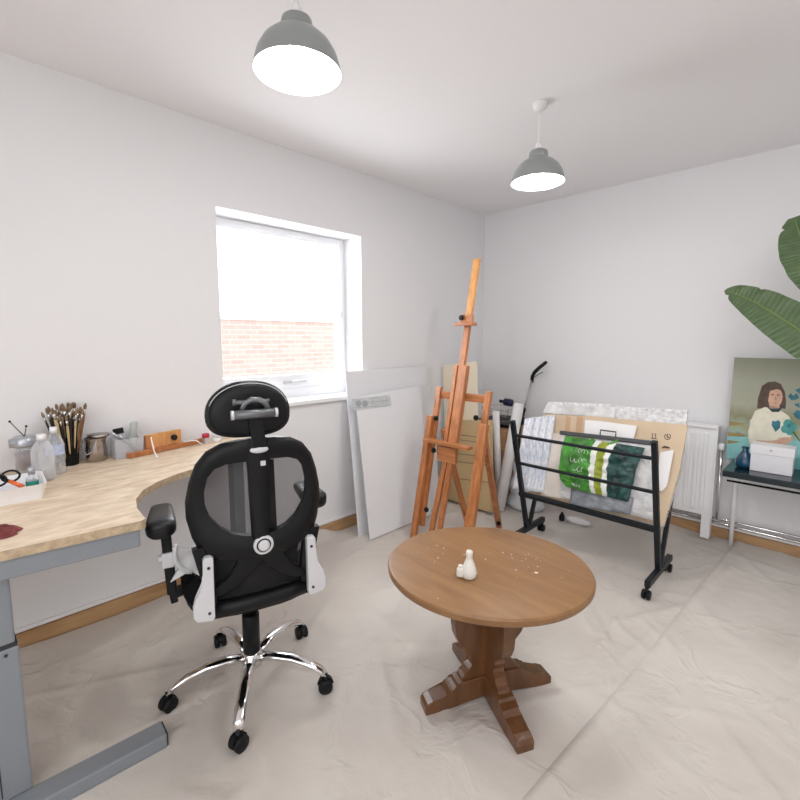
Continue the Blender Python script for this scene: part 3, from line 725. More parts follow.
fin('bracket_end', b, 'silver', hk)
b = MB(); b.loft([[(x * w - .008 * (z > 1.02), -.290 + y - .01 * (z - .97) * 2, z) for x, y in ((-1, -.02), (1, -.02), (1, .0), (-1, .0))] for w, z in ((.020, .975), (.019, 1.0), (.019, 1.04), (.020, 1.085))], smooth=False); fin('headrest_stem', b, 'black', ch)
# arms
for sg in (-1, 1):
    def S(x, y, z): return (sg * x - (.032 if sg > 0 else 0), y + (.05 if sg > 0 else 0), z - (.008 if sg > 0 else 0))
    b = MB(); rr2 = []
    for y, w, z, h in ((-.135, .010, .708, .008), (-.128, .036, .706, .030), (-.105, .044, .706, .036), (-.05, .043, .704, .034), (.03, .038, .702, .028), (.09, .034, .700, .024), (.11, .018, .700, .014)):
        rr2.append([S(.272 + w * math.copysign(abs(math.cos(t_)) ** .7, math.cos(t_)), y, z + h * math.copysign(abs(math.sin(t_)) ** .7, math.sin(t_)) * (1 if math.sin(t_) < 0 else .72)) for t_ in (2 * PI * k / 20 for k in range(20))])
    b.loft(rr2); fin('arm_pad', b, 'blackleather', ch)
    b = MB(); b.beam(S(.262, -.055, .69), S(.252, -.05, .46), .030, .046, up=(0, 1, 0), bev=.005); b.beam(S(.252, -.05, .47), S(.246, -.045, .425), .022, .04, up=(0, 1, 0), bev=.004)
    b.beam(S(.25, -.05, .452), S(.17, -.04, .462), .04, .024, bev=.004); b.beam(S(.215, -.05, .52), S(.17, -.04, .45), .034, .03, up=(0, 1, 0), bev=.004)
    ap = fin('arm_post', b, 'black', ch)
    b = MB(); b.box(S(.258, -.062, .582), (.036, .046, .050), None, .006); b.tube([S(.272, -.062, .585), S(.286, -.062, .585)], .012, 12); fin('arm_adjuster', b, 'silver', ap)
    poly = [(.228, .632), (.216, .614), (.200, .606), (.184, .610), (.168, .626), (.155, .64), (.155, .50), (.166, .512), (.184, .532), (.196, .540), (.215, .530), (.255, .512), (.244, .530), (.226, .552), (.238, .58), (.238, .61)]
    poly = [(sg * x - (.02 if sg > 0 else 0), z - .005) for x, z in poly]; poly = poly if sg > 0 else poly[::-1]
    b = MB(); b.prism(poly, (0, -.075, 0), (1, 0, 0), (0, 0, 1), .02, .003); abk = fin('arm_bracket', b, 'palefilm', ch)
    b = MB(); off = .02 if sg > 0 else 0
    b.tube([(sg * x - off, -.088, z) for x, z in ((.232, .634), (.2385, .605), (.235, .575), (.222, .550), (.203, .533), (.190, .528))], [.004, .007, .008, .008, .007, .005], 10); fin('bracket_rim', b, 'silver', abk)

# ================================================================== ROUND TABLE
TC = V((1.528, -2.158, .004)); TT = .497
rt = thing('round_table', 'round brown wooden coffee table on a scrolled cross pedestal', 'table', TC)
b = MB(); b.lathe([(.02, TT - .034), (.330, TT - .034), (.343, TT - .030), (.349, TT - .022), (.350, TT - .008), (.346, TT - .002), (.340, TT), (0, TT)], 96); 
b.bm.transform(Matrix.Rotation(R(-36), 4, 'Z') @ Matrix.Diagonal((.965, 1, 1, 1)) @ Matrix.Rotation(R(36), 4, 'Z')) if 0 else None
vd = math.atan2(TC.y - CAM.y, TC.x - CAM.x)   # line of sight; top narrowed along it to flatten its visible outline
b.bm.transform(Matrix.Translation((-.010, -.002, 0)) @ Matrix.Rotation(vd, 4, 'Z') @ Matrix.Diagonal((.915, 1.02, 1, 1)) @ Matrix.Rotation(-vd, 4, 'Z'))
tt_ = fin('tabletop', b, 'table', rt, smooth=35)
b = MB(); r3 = random.Random(4)
for k in range(46):
    a, r_ = (r3.gauss(.9, .5), r3.gauss(.16, .06)) if k < 24 else (r3.gauss(3.1, .7), r3.gauss(.18, .07))
    if r_ > .33 or r_ < .02: continue
    x, y = r_ * math.cos(a), r_ * math.sin(a); s_ = r3.uniform(.0008, .003); n_ = 5
    b.lathe([(s_, TT), (s_ * .8, TT + .0006), (0, TT + .0008)], n_, (x, y, 0), cap=False)
b.box((.145, .06, TT + .001), (.012, .007, .0015), Matrix.Rotation(.4, 3, 'Z'))
fin('paint_fleck', b, 'creampaint', tt_)['kind'] = 'stuff'
upper = [(0, .463), (.10, .463), (.116, .44), (.131, .395), (.140, .345), (.142, .30), (.137, .262), (.123, .230), (.102, .208), (.086, .198), (.081, .188), (.085, .178), (.077, .166), (.070, .150), (.074, .138), (.088, .128), (.098, .118), (.101, .108), (.112, .10), (.118, .088), (0, .07)]
foot = [(.0, .10), (.108, .094), (.130, .088), (.136, .078), (.150, .074), (.160, .072), (.166, .062), (.172, .055), (.225, .046), (.243, .038), (.252, .028), (.252, .000), (.200, .000), (.188, .008), (.03, .022), (0, .022)]
for ang in (62, 152):
    a = R(ang); ux = V((math.cos(a), math.sin(a), 0))
    poly = [(x, z) for x, z in upper] + [(-x, z) for x, z in upper[1:-1]][::-1]
    b = MB(); b.prism(poly, (0, 0, 0), ux, (0, 0, 1), .044, .004); fin('pedestal_panel', b, 'tableleg', rt)
    for sg in (1, -1):
        b = MB(); b.prism(foot if sg > 0 else [(x, z) for x, z in foot], (0, 0, 0), ux * sg, (0, 0, 1), .062, .005); fin('foot', b, 'tableleg', rt)
b = MB(); b.lathe([(.13, .4565), (.13, .4625)], 40); fin('mounting_plate', b, 'tableleg', rt)
p = hz(469, 577, TC.z + TT); 
t = thing('white_bottle', 'little white plastic bottle with a side lump on the round table', 'bottle', p + V((0, 0, .0005)), R(20))
b = MB(); b.lathe([(.020, 0), (.024, .004), (.026, .016), (.024, .030), (.018, .046), (.012, .062), (.010, .072), (.011, .074), (.0115, .088), (.0095, .092), (.0, .093)], 26); fin('bottle_body', b, 'plaster', t)
b = MB(); b.box((-.026, -.016, .020), (.022, .022, .030), None, .006); b.lathe([(.007, .034), (.007, .044)], 12, (-.026, -.016, 0)); fin('side_nozzle', b, 'plaster', t)

# ================================================================== EASEL
EY0 = -1.42; lean = .2
def E(x, z, dy=0): return V((x, EY0 + lean * z + dy, z))
ez = thing('studio_easel', 'tall orange-brown wooden artist easel standing empty behind the round table', 'easel', (.685, -1.3, .004))
up_e = V((0, 1, -lean)).normalized()
XL, XR_, XC = .487, .885, .672
def ebeam(name, a, b_, w, h, m='easel', up=(1, 0, 0), par=None):
    b = MB(); b.beam(a, b_, w, h, up=up, bev=.003); return fin(name, b, m, par or ez, True)
# front side legs: a lower wide leg with a thinner upper leg behind
ebeam('side_leg', E(XL - .012, .003, -.012), E(XL - .008, .80, -.012), .026, .042)
ebeam('side_leg', E(XR_ + .002, .003, -.012), E(XR_ + .010, .80, -.014), .03, .056)
ebeam('upper_leg', E(XL + .018, .10, .016), E(XL + .012, .985, .016), .024, .038)
ebeam('upper_leg', E(XR_ - .035, .10, .016), E(XR_ - .005, .985, .016), .024, .038)
ebeam('cross_rail', E(XL, .935, .030), E(XR_, .935, .030), .022, .048, 'easelx', up=(0, 0, 1))
# centre legs, closely paired
ebeam('centre_leg', E(XC - .075, .003, .0), E(XC - .022, .66, .0), .022, .034)
ebeam('centre_leg', E(XC - .010, .003, .0), E(XC + .012, .66, .0), .022, .034)
# mast guide: two cheeks and a front strip
for dx in (-.036, .036): ebeam('mast_cheek', E(XC + dx - .003, .60, -.006), E(XC + dx, 1.13, -.006), .034, .026)
ebeam('mast_board', E(XC - .003, .55, .016), E(XC, 1.11, .016), .012, .085)
ebeam('mast', E(XC, .62, -.006), E(XC + .004, 1.785, -.006), .024, .040)
b = MB(); b.beam(E(XC + .002, 1.42, -.0061), E(XC + .0045, 1.79, -.0061), .0255, .0415, up=(1, 0, 0), bev=.003); fin('mast_top', b, 'easeltop', ez, True)
# canvas holder (upper clamp)
b = MB(); b.beam(E(XC - .072, 1.385, -.03), E(XC + .070, 1.385, -.03), .055, .018, up=(0, 0, 1), bev=.003); b.beam(E(XC - .045, 1.42, -.024), E(XC + .048, 1.42, -.024), .014, .05, up=(0, 0, 1), bev=.003)
cl = fin('canvas_clamp', b, 'easelx', ez, True)
def knob(par, c, r=.016, name='knob'):
    b = MB(); b.lathe([(r * .45, 0), (r * .5, .008), (r, .010), (r * 1.05, .018), (r * .8, .024), (0, .025)], 14, c, Matrix.Rotation(PI / 2, 3, 'X')); return fin(name, b, 'black', par, True, smooth=50)
knob(cl, E(XC - .028, 1.425, -.03))
# lower ledge and its block
b = MB(); b.beam(E(XL + .005, .655, -.045), E(XR_ - .045, .655, -.045), .055, .020, up=(0, 0, 1), bev=.003)
tl_ = fin('ledge', b, 'easelx', ez, True)
b = MB(); b.beam(E(XC - .085, .585, -.022), E(XC + .060, .585, -.022), .022, .095, up=(0, 0, 1), bev=.003); fin('ledge_block', b, 'easelx', tl_, True)
knob(ez, E(XC - .098, .60, -.035)); knob(ez, E(XL + .045, .79, -.004)); knob(ez, E(XR_ - .05, .83, -.006))
knob(ez, E(XL + .065, .22, .0))
# rear legs
ebeam('rear_leg', V((XR_ - .01, EY0 + lean * .72 + .03, .72)), V((.765, -.875, .004)), .024, .036, up=(1, 0, 0))
ebeam('rear_leg', V((XL + .08, EY0 + lean * .72 + .03, .72)), V((.615, -1.02, .004)), .024, .036, up=(1, 0, 0))
knob(ez, V((.79, -.91, .06))); knob(ez, V((.635, -1.06, .12)))
b = MB()
for z in (.76, .725, .70): b.lathe([(.005, 0), (.005, .0015)], 10, E(XR_ + .012 + (z < .75) * .01, z, -.026), RX)
fin('screw_head', b, 'ferrule', ez, True)

# ================================================================== WHITE BOARDS UNDER THE WINDOW
def lean_board(name, label, y0, y1, xb, xt, z1, th, m='foam', cat='board', corners=None):
    "board leaning on the left wall: bottom edge at xb, top edge at xt"
    up = V((xt - xb, 0, z1)).normalized(); n = V((up.z, 0, -up.x)); L_ = V((xt - xb, 0, z1)).length
    b = MB(); o = V((xb, 0, .012)); b.prism([(y0, 0), (y1, 0), (y1, L_), (y0, L_)] if corners is None else corners(L_), o, (0, 1, 0), up, th, .0015)
    return b, o, up, n
b, o, up, n = lean_board('x', '', -1.62, -.80, .20, .030, 1.068, .010, corners=lambda L_: [(-1.655, 0), (-.83, 0), (-.79, L_), (-1.615, L_)])
solo('foam_board', b, 'foam2', 'taller white board at the back, leaning on the wall under the window', 'board', base=(.20, -1.24, .012))
b, o, up, n = lean_board('x', '', -1.60, -.9, .285, .10, .93, .008, corners=lambda L_: [(-1.632, 0), (-1.03, 0), (-.955, L_), (-1.585, L_ - .03), (-1.593, L_ - .10)])
t = thing('foam_board', 'shorter white board in front, with a grey printed strip at its top', 'board', (.285, -1.3, .012))
fin('board_sheet', b, 'foam', t, True)
def onboard(px, py, off=.0045): return hit(px, py, o + n * off, n)
b = MB(); b.face([onboard(*q) for q in ((352, 399), (390, 395), (391.5, 406), (354, 411))])
lb = fin('printed_strip', b, 'label', t, True)
b = MB()
for cxp in (358.5, 365): b.face([onboard(cxp + 3 * math.cos(a), 403.5 + 3.2 * math.sin(a), .0052) for a in (2 * PI * k / 16 for k in range(16))])
for y_, x0, x1 in ((401, 371, 388), (406.5, 356, 387)):
    b.face([onboard(x0, y_ + .6, .0052), onboard(x1, y_ - .8, .0052), onboard(x1, y_ - .2, .0052), onboard(x0, y_ + 1.2, .0052)])
fin('strip_print', b, 'labelink', lb, True)
b, o3, up3, n3 = lean_board('x', '', -1.0, -.8, .225, .09, .80, .006, corners=lambda L_: [(-1.02, 0), (-.86, 0), (-.80, L_), (-.985, L_)])
solo('narrow_board', b, 'foam2', 'narrow white board tucked beside the easel leg', 'board', base=(.225, -.93, .012))

# ================================================================== CORNER STORAGE
# tan boards and cream board behind the easel
def back_board(name, label, pxs, Y0, lean_, m, th=.012, cat='board', zmin=.012):
    "board leaning on the back wall; outline surveyed on its own leaning plane"
    nn_ = V((0, -1, lean_)).normalized(); P = [hit(x, y, (0, Y0, 0), nn_) for x, y in pxs]
    o_ = V((0, Y0, 0)); up_ = V((0, lean_, 1)).normalized()
    poly = [(p_.x, max((p_ - o_).dot(up_), zmin)) for p_ in P]
    b = MB(); b.prism(poly, o_, (1, 0, 0), up_, th, .0015)
    return b, nn_, o_, P
b, nn_, o_, P = back_board('', '', [(452, 420), (491, 420), (492, 512), (447, 498)], -.72, .10, 'tan', .05)
t = thing('slatted_crate', 'tan wooden crate panel with dark slat gaps leaning behind the easel', 'crate', ((P[0].x + P[1].x) / 2, -.72, .012))
fin('crate_panel', b, 'tan', t, True)
b = MB()
for yy in (436, 441, 455, 463, 480): 
    q0 = hit(453, yy - 2, o_ + nn_ * .026, nn_); q1 = hit(489, yy + 2.5, o_ + nn_ * .026, nn_); b.beam(q0, q1, .002, .0035, up=(0, 0, 1))
fin('slat_gap', b, 'ink', t, True)
b, _, _, P = back_board('', '', [(443, 366), (477, 361), (480, 500), (447, 500)], -.64, .03, 'cream', .012)
solo('canvas_board', b, 'cream', 'cream coloured board standing in the corner behind the easel', 'board', base=(P[2].x, -.64, .012))
# low cabinet with black top
cab = thing('corner_cabinet', 'low brown wooden cabinet with a black top in the corner behind the paper rolls', 'cabinet', (.40, -.25, .002))
b = MB(); b.bb((.22, -.42, .002), (.54, -.06, .60), .004); fin('carcass', b, 'oakx', cab, True)
b = MB(); b.bb((.21, -.435, .602), (.55, -.05, .63), .003); fin('cabinet_top', b, 'black', cab, True)
b = MB(); b.bb((.23, -.432, .03), (.53, -.421, .58), .003); dr = fin('door', b, 'oakx', cab, True)
b = MB(); b.lathe([(.006, 0), (.01, .012), (.008, .018)], 12, (.27, -.432, .40), RX); fin('knob', b, 'steel', dr, True)
# wire basket and bottle on it
t = thing('wire_basket', 'open wire basket on the cabinet behind the paper rolls', 'basket', (.38, -.27, .632))
b = MB()
for z, w in ((.002, .10), (.05, .11), (.10, .12)): b.tube([(.38 + x, -.27 + y, .634 + z) for x, y in rr_(w, w, .02)], .002, 6, closed=True)
for k in range(12):
    a = 2 * PI * k / 12; x = max(-1, min(1, 1.3 * math.cos(a))); y = max(-1, min(1, 1.3 * math.sin(a)))
    b.tube([(.38 + x * .098, -.27 + y * .098, .636), (.38 + x * .118, -.27 + y * .118, .732)], .0016, 6)
fin('basket_wires', b, 'ferrule', t, True)
p = hy(507, 402, -.25)
t = thing('navy_bottle', 'navy bottle lying across the wire basket', 'bottle', p)
b = MB(); b.tube([p + V((-.05, 0, .0)), p + V((-.03, 0, 0)), p + V((-.02, 0, .0)), p + V((.045, 0, -.004)), p + V((.055, 0, -.004))], [.012, .012, .030, .030, .012], 18); fin('bottle_body', b, 'navy', t, True)
b = MB(); b.tube([p + V((-.066, 0, .002)), p + V((-.048, 0, .0))], .014, 14); fin('cap', b, 'black', t, True)
# paper rolls
def roll(label, top, bot, r):
    t = thing('paper_roll', label, 'paper roll', bot)
    d = (top - bot).normalized(); q = V((0, 0, 1)).rotation_difference(d).to_matrix(); L_ = (top - bot).length
    b = MB(); b.lathe([(r, 0), (r, L_), (r * .55, L_), (r * .55, L_ - .03), (0, L_ - .03)], 28, bot, q, cap=True); fin('rolled_sheet', b, 'paper', t, True)
    b = MB(); b.lathe([(r * .5, L_ - .028), (r * .5, L_ + .002), (r * .40, L_ + .002), (r * .40, L_ - .028)], 20, bot, q, cap=False); fin('core_tube', b, 'palefilm', t, True)
roll('thin white paper roll standing upright beside the easel', hy(496, 411, -.47), V((.545, -.53, .014)), .026)
roll('thicker white paper roll leaning between the thin roll and the litter picker', hy(519, 404, -.36), V((.60, -.62, .014)), .040)
# crumpled clear-white plastic sack at their foot
b = MB(); rings_ = []
pc = V((.70, -.42, .010))
for j in range(15):
    z = j / 14 * .42; w = .13 * (1 - .45 * (j / 14) ** 2) * (1 + .12 * math.sin(j * 1.3))
    rings_.append([(pc.x + w * (1 + .16 * noise.noise(V((math.cos(2 * PI * k / 36) * 2, math.sin(2 * PI * k / 36) * 2, j * .5)))) * math.cos(2 * PI * k / 36), pc.y + w * .75 * (1 + .2 * noise.noise(V((math.cos(2 * PI * k / 36) * 3, math.sin(2 * PI * k / 36) * 3, j * .6 + 5)))) * math.sin(2 * PI * k / 36), pc.z + z) for k in range(36)])
b.loft(rings_)
solo('plastic_sack', b, mat('milky plastic', (.66, .68, .72), .35, bump=.6, bscale=18, var=.08), 'milky white plastic sack on the floor behind the rack', 'sack', base=pc)
# litter picker
g0 = hy(532, 379, -.10); g1 = hy(520, 425, -.30); 
t = thing('litter_picker', 'long black litter picker with a bent trigger handle leaning against the wall', 'litter picker', (.62, -.50, .014))
b = MB(); btm = V((.67, -.50, .025))
b.tube([g0, g1.lerp(g0, .35)], .008, 12); sh_ = fin('shaft', b, 'greycap', t, True)
b = MB(); b.tube([g1.lerp(g0, .35), g1], [.015, .015], 12); b.tube([g1, btm], .010, 12); fin('lower_shaft', b, 'black', t, True)
b = MB(); b.tube([g0 + V((0, 0, -.03)), g0 + V((.002, 0, .02)), g0 + V((.02, 0, .055)), hy(540, 367, -.10), hy(546.5, 362, -.10)], [.013, .015, .015, .015, .013], 12); fin('grip', b, 'black', t, True)
b = MB(); b.tube([g0 + V((.005, 0, .005)), hy(538, 374.5, -.10), hy(543, 372, -.10)], .004, 8); fin('trigger', b, 'bracketgrey', t, True)

# ================================================================== RADIATOR, PIPES
rad = thing('radiator', 'white ribbed panel radiator on the back wall behind the rack', 'radiator', (1.35, -.07, .16))
RX0, RX1 = .86, 1.835; b = MB()
b.bb((RX0, -.100, .165), (RX1, -.045, .735), .006)
x = RX0 + .03
while x < RX1 - .05: b.bb((x, -.116, .20), (x + .022, -.098, .70), .006); x += .046
fin('radiator_panel', b, 'white', rad, True)
b = MB(); b.bb((RX0 - .004, -.118, .735), (RX1 + .002, -.03, .752), .004); 
b.bb((RX0 - .004, -.116, .16), (RX0 + .006, -.03, .74), .002); b.bb((RX1 - .008, -.116, .16), (RX1 + .002, -.03, .74), .002); fin('radiator_casing', b, 'white', rad, True)
b = MB(); b.bb((RX1 - .055, -.115, .02), (RX1 - .005, -.045, .17), .006); fin('radiator_foot', b, 'white', rad, True)
b = MB(); b.lathe([(.012, 0), (.018, .01), (.018, .035), (.012, .045)], 16, (RX1 + .020, -.075, .60), None); b.tube([(RX1, -.075, .61), (RX1 + .02, -.075, .61)], .008, 8); fin('valve', b, 'white', rad, True)
b = MB(); b.tube([(1.05, -.030, .142), (2.9, -.030, .142)], .009, 12); b.tube([(RX1 + .02, -.035, .142), (RX1 + .02, -.06, .30), (RX1 + .02, -.075, .60)], .009, 10)
solo('heating_pipe', b, 'chrome', 'upper shiny heating pipe running along the back wall with a riser to the radiator', 'pipe', base=(2, -.03, .155))
b = MB(); b.tube([(1.05, -.030, .112), (2.9, -.030, .112)], .009, 12)
solo('heating_pipe', b, 'chrome', 'lower shiny heating pipe running just above the skirting', 'pipe', base=(2, -.034, .118))

# ================================================================== BLACK-TOP TABLE WITH PICTURE
TZ = .562; bx0, bx1, by0, by1 = 1.922, 2.62, -.44, -.06
st = thing('side_table', 'narrow black-topped table with white legs against the back wall', 'table', ((bx0 + bx1) / 2, -.25, .004))
b = MB(); b.bb((bx0, by0, TZ - .034), (bx1, by1, TZ), .004); fin('tabletop', b, 'tabletopblack', st, True)
for x, y in ((bx0 + .02, by1 - .03), (bx1 - .02, by1 - .03), (bx1 - .02, by0 + .03)):
    b = MB(); b.tube([(x, y, .004), (x, y, TZ - .035)], .012, 14); fin('leg', b, 'white', st, True)
b = MB(); b.tube([(bx0 + .02, by0 + .03, TZ - .06), (bx1 - .02, by0 + .03, TZ - .06)], .006, 8); fin('front_rail', b, 'black', st, True)
# picture
PY = -.125
PX0 = hy(730, 410, PY).x; PZ1 = hy(732, 357.5, PY).z; PX1 = PX0 + .56
pic = thing('canvas_painting', 'unframed painting of a girl in a cream top holding blue flowers, propped on the table', 'painting', ((PX0 + PX1) / 2, PY, TZ))
b = MB(); b.bb((PX0, PY, TZ + .0005), (PX1, PY + .025, PZ1), .001)
pm = bpy.data.materials.new('painted backdrop'); pm.use_nodes = True; nt = pm.node_tree; L = nt.links.new; bs = nt.nodes['Principled BSDF']; bs.inputs['Roughness'].default_value = .85; bs.inputs['Specular IOR Level'].default_value = .1
tc = nt.nodes.new('ShaderNodeTexCoord'); sp = nt.nodes.new('ShaderNodeSeparateXYZ'); nz_ = nt.nodes.new('ShaderNodeTexNoise'); nz_.inputs['Scale'].default_value = 9; nz_.inputs['Detail'].default_value = 5
mp = nt.nodes.new('ShaderNodeMapping'); mp.inputs['Scale'].default_value = (1.6, 1, .5)
ma = nt.nodes.new('ShaderNodeMath'); ma.operation = 'MULTIPLY_ADD'; ma.inputs[1].default_value = .10
mr = nt.nodes.new('ShaderNodeMapRange'); mr.inputs['From Min'].default_value = .05; mr.inputs['From Max'].default_value = .70
rp = nt.nodes.new('ShaderNodeValToRGB'); el = rp.color_ramp.elements
el[0].color = (.14, .36, .37, 1); el[1].color = (.24, .25, .185, 1)
for p_, c_ in ((.17, (.20, .42, .41)), (.235, (.20, .16, .06)), (.27, (.33, .45, .40)), (.33, (.36, .34, .18)), (.36, (.33, .37, .29)), (.42, (.26, .26, .16)), (.52, (.38, .385, .30)), (.75, (.36, .37, .30))):
    e_ = el.new(p_); e_.color = (*c_, 1)
L(tc.outputs['Object'], sp.inputs[0]); L(tc.outputs['Object'], mp.inputs[0]); L(mp.outputs[0], nz_.inputs['Vector']); L(nz_.outputs['Fac'], ma.inputs[0]); L(sp.outputs['Z'], ma.inputs[2]); L(ma.outputs[0], mr.inputs['Value']); L(mr.outputs[0], rp.inputs['Fac']); L(rp.outputs['Color'], bs.inputs['Base Color'])
fin('canvas', b, pm, pic, True)
pc_ = {}
def pmat(n, c, v=.12): pc_[n] = mat('paint ' + n, c, .5, var=v, vscale=25); return pc_[n]
mats_ = [pmat('hair', (.085, .055, .04), .35), pmat('skin', (.62, .38, .27)), pmat('cream', (.74, .71, .58), .08), pmat('dark', (.02, .05, .055)), pmat('teal', (.03, .16, .22), .3), pmat('flower', (.07, .30, .28), .3), pmat('stem', (.06, .12, .04)), pmat('aqua', (.26, .56, .56)), pmat('shade', (.40, .24, .17)), pmat('ochre', (.30, .22, .08))]
b = MB(); lay = [0]
def shape(mi, pts_, smooth=True):
    lay[0] += 1; y = PY - .0004 - lay[0] * .00012; b.mi = mi
    b.face([hy(px, py, y) for px, py in pts_])
def ell(cx1, cy1, rx_, ry_, n=20): return [(cx1 + rx_ * math.cos(2 * PI * k / n), cy1 + ry_ * math.sin(2 * PI * k / n)) for k in range(n)]
shape(7, [(727, 436), (750, 437), (751, 441), (790, 440), (800, 440), (800, 458), (726.5, 458)])
shape(9, [(727.5, 432), (744, 434), (748, 436), (727.5, 436)]); shape(9, [(727.5, 440), (742, 442), (727.5, 444)]); shape(9, [(729, 421), (747, 424), (729, 425.5)])
shape(0, [(757, 408), (758, 398), (762, 386), (768, 382), (775, 381.5), (781, 384), (785, 392), (786, 402), (785.5, 409), (780, 408), (770, 410), (762, 409)])
shape(1, ell(775, 397, 7.6, 10.2)); shape(0, [(766, 398), (766, 388), (770, 384.5), (778, 385), (783, 391), (777, 389), (770, 391), (768, 401)])
shape(1, [(769, 404), (779, 404), (780, 411), (770, 412)]); shape(8, [(769, 405), (778, 407), (779, 409), (770, 409)])
shape(0, [(771, 394.4), (774, 394), (774, 395), (771, 395.4)]); shape(0, [(777, 394.4), (780, 394.6), (780, 395.6), (777, 395.4)]); shape(8, [(775, 396), (777, 400), (774.8, 400)]); shape(8, [(773, 402.6), (778, 402.8), (775.5, 404.2)])
shape(2, [(751, 420), (755, 411), (765, 407), (780, 410), (789, 416), (794, 428), (790, 440), (760, 444), (749, 443), (748, 432)])
shape(3, [(766, 406), (771, 408.5), (778, 408.5), (783, 407), (779, 412), (772, 412)])
shape(2, [(750, 420), (757, 416), (762, 430), (758, 446), (750, 447)])
shape(1, [(756, 440), (770, 441), (786, 438), (791, 440), (786, 446), (764, 446), (755, 445)]); shape(1, [(777, 438), (789, 437), (794, 440), (786, 443)])
shape(4, [(775.5, 432), (771.5, 425), (772.5, 420.5), (775.5, 421.5), (778, 420), (780.5, 422), (780, 428)])
for cx1, cy1, r_ in ((788, 424, 5), (793, 427, 4.5), (785, 429, 4.2), (790, 431, 4.5)): shape(5, ell(cx1, cy1, r_, r_, 9))
shape(4, ell(789, 426, 2.2, 2.2, 8)); shape(6, [(792, 432), (794, 431), (800, 440), (800, 442)])
for pts_ in ([(788, 396), (791, 393), (793, 396), (797, 393), (799, 398), (795, 400), (791, 400)], [(794, 404), (799, 403), (800, 408), (796, 406)], [(793, 414), (797, 410), (800, 411), (800, 420), (796, 418)], [(795, 390), (800, 388), (800, 394)]): shape(4, pts_)
fin('painted_figure', b, mats_, pic, True, recalc=False)
# white box and blue glass vase
bxp = hz(772, 473, TZ)
t = thing('white_box', 'plain white cardboard box standing in front of the painting', 'box', (bxp.x, -.30, TZ))
def tq(px, py, Y): return hy(px, py, Y)
ybx = -.33
l0 = hy(748, 470, ybx); r0 = hy(789, 474, ybx); wz = hy(755, 444.5, ybx).z
b = MB(); b.bb((l0.x + .006, ybx, TZ + .001), (r0.x + .012, ybx + .11, wz - .012), .003); fin('box_body', b, mat('white card', (.78, .78, .82), .5), t, True)
b = MB(); b.bb((l0.x + .002, ybx - .004, wz - .05), (r0.x + .016, ybx + .114, wz - .0), .003); bl_ = fin('box_lid', b, mat('white card lid', (.80, .80, .84), .5), t, True)
b = MB(); b.lathe([(.006, 0), (.006, .003)], 14, ((l0.x + r0.x) / 2 + .005, ybx - .004, wz - .022), RX); fin('clasp', b, 'greycap', bl_, True)
vp = hz(746, 469, TZ); vx = hy(744.5, 460, -.28)
t = thing('glass_vase', 'squat dark blue glass vase with a pinched neck beside the white box', 'vase', (vx.x, -.28, TZ))
b = MB(); b.lathe([(.022, 0), (.034, .003), (.043, .018), (.045, .034), (.039, .056), (.025, .080), (.013, .100), (.016, .112), (.014, .112), (.010, .10)], 30, cap=False); fin('vase_body', b, 'blue', t)
b = MB(); b.lathe([(.0165, .111), (.019, .116), (.0165, .119)], 24, cap=False); fin('vase_lip', b, 'blue', t)

# ================================================================== PLANT
PB = V((2.90, -.52, .004))
pl = thing('banana_plant', 'big leafed green banana plant standing beyond the painting', 'plant', PB)
b = MB(); b.lathe([(.12, 0), (.13, .005), (.165, .30), (.172, .305), (.172, .32), (.160, .32), (.150, .28), (0, .28)], 40, cap=True); fin('plant_pot', b, 'pot', pl)
b = MB(); b.lathe([(.15, .281), (.10, .290), (0, .295)], 30, cap=False); fin('soil', b, 'soil', pl)
lm = bpy.data.materials.new('banana leaf'); lm.use_nodes = True; nt = lm.node_tree; L = nt.links.new; bs = nt.nodes['Principled BSDF']; bs.inputs['Roughness'].default_value = .38
uvn = nt.nodes.new('ShaderNodeUVMap'); sp = nt.nodes.new('ShaderNodeSeparateXYZ'); wv = nt.nodes.new('ShaderNodeMath'); wv.operation = 'SINE'
mu = nt.nodes.new('ShaderNodeMath'); mu.operation = 'MULTIPLY'; mu.inputs[1].default_value = 260
ab = nt.nodes.new('ShaderNodeMath'); ab.operation = 'ABSOLUTE'; sb = nt.nodes.new('ShaderNodeMath'); sb.operation = 'MULTIPLY_ADD'; sb.inputs[1].default_value = -.22
rp = nt.nodes.new('ShaderNodeValToRGB'); rp.color_ramp.elements[0].color = (.045, .085, .028, 1); rp.color_ramp.elements[1].color = (.085, .145, .050, 1)
nz_ = nt.nodes.new('ShaderNodeTexNoise'); nz_.inputs['Scale'].default_value = 5
mxn = nt.nodes.new('ShaderNodeMath'); mxn.operation = 'MULTIPLY_ADD'; mxn.inputs[1].default_value = .15
L(uvn.outputs[0], sp.inputs[0]); L(sp.outputs['Y'], ab.inputs[0]); L(ab.outputs[0], sb.inputs[0]); L(sp.outputs['X'], sb.inputs[2]); L(sb.outputs[0], mu.inputs[0]); L(mu.outputs[0], wv.inputs[0])
L(wv.outputs[0], mxn.inputs[0]); L(nz_.outputs['Fac'], mxn.inputs[2]); L(mxn.outputs[0], rp.inputs['Fac']); L(rp.outputs['Color'], bs.inputs['Base Color'])
bp = nt.nodes.new('ShaderNodeBump'); bp.inputs['Strength'].default_value = .35; bp.inputs['Distance'].default_value = .004; L(wv.outputs[0], bp.inputs['Height']); L(bp.outputs['Normal'], bs.inputs['Normal'])
M['leaf'] = lm
def bez(p, n):
    out = []
    for i in range(n + 1):
        t_ = i / n; a = [V(q) for q in p]
        while len(a) > 1: a = [a[k].lerp(a[k + 1], t_) for k in range(len(a) - 1)]
        out.append(a[0])
    return out
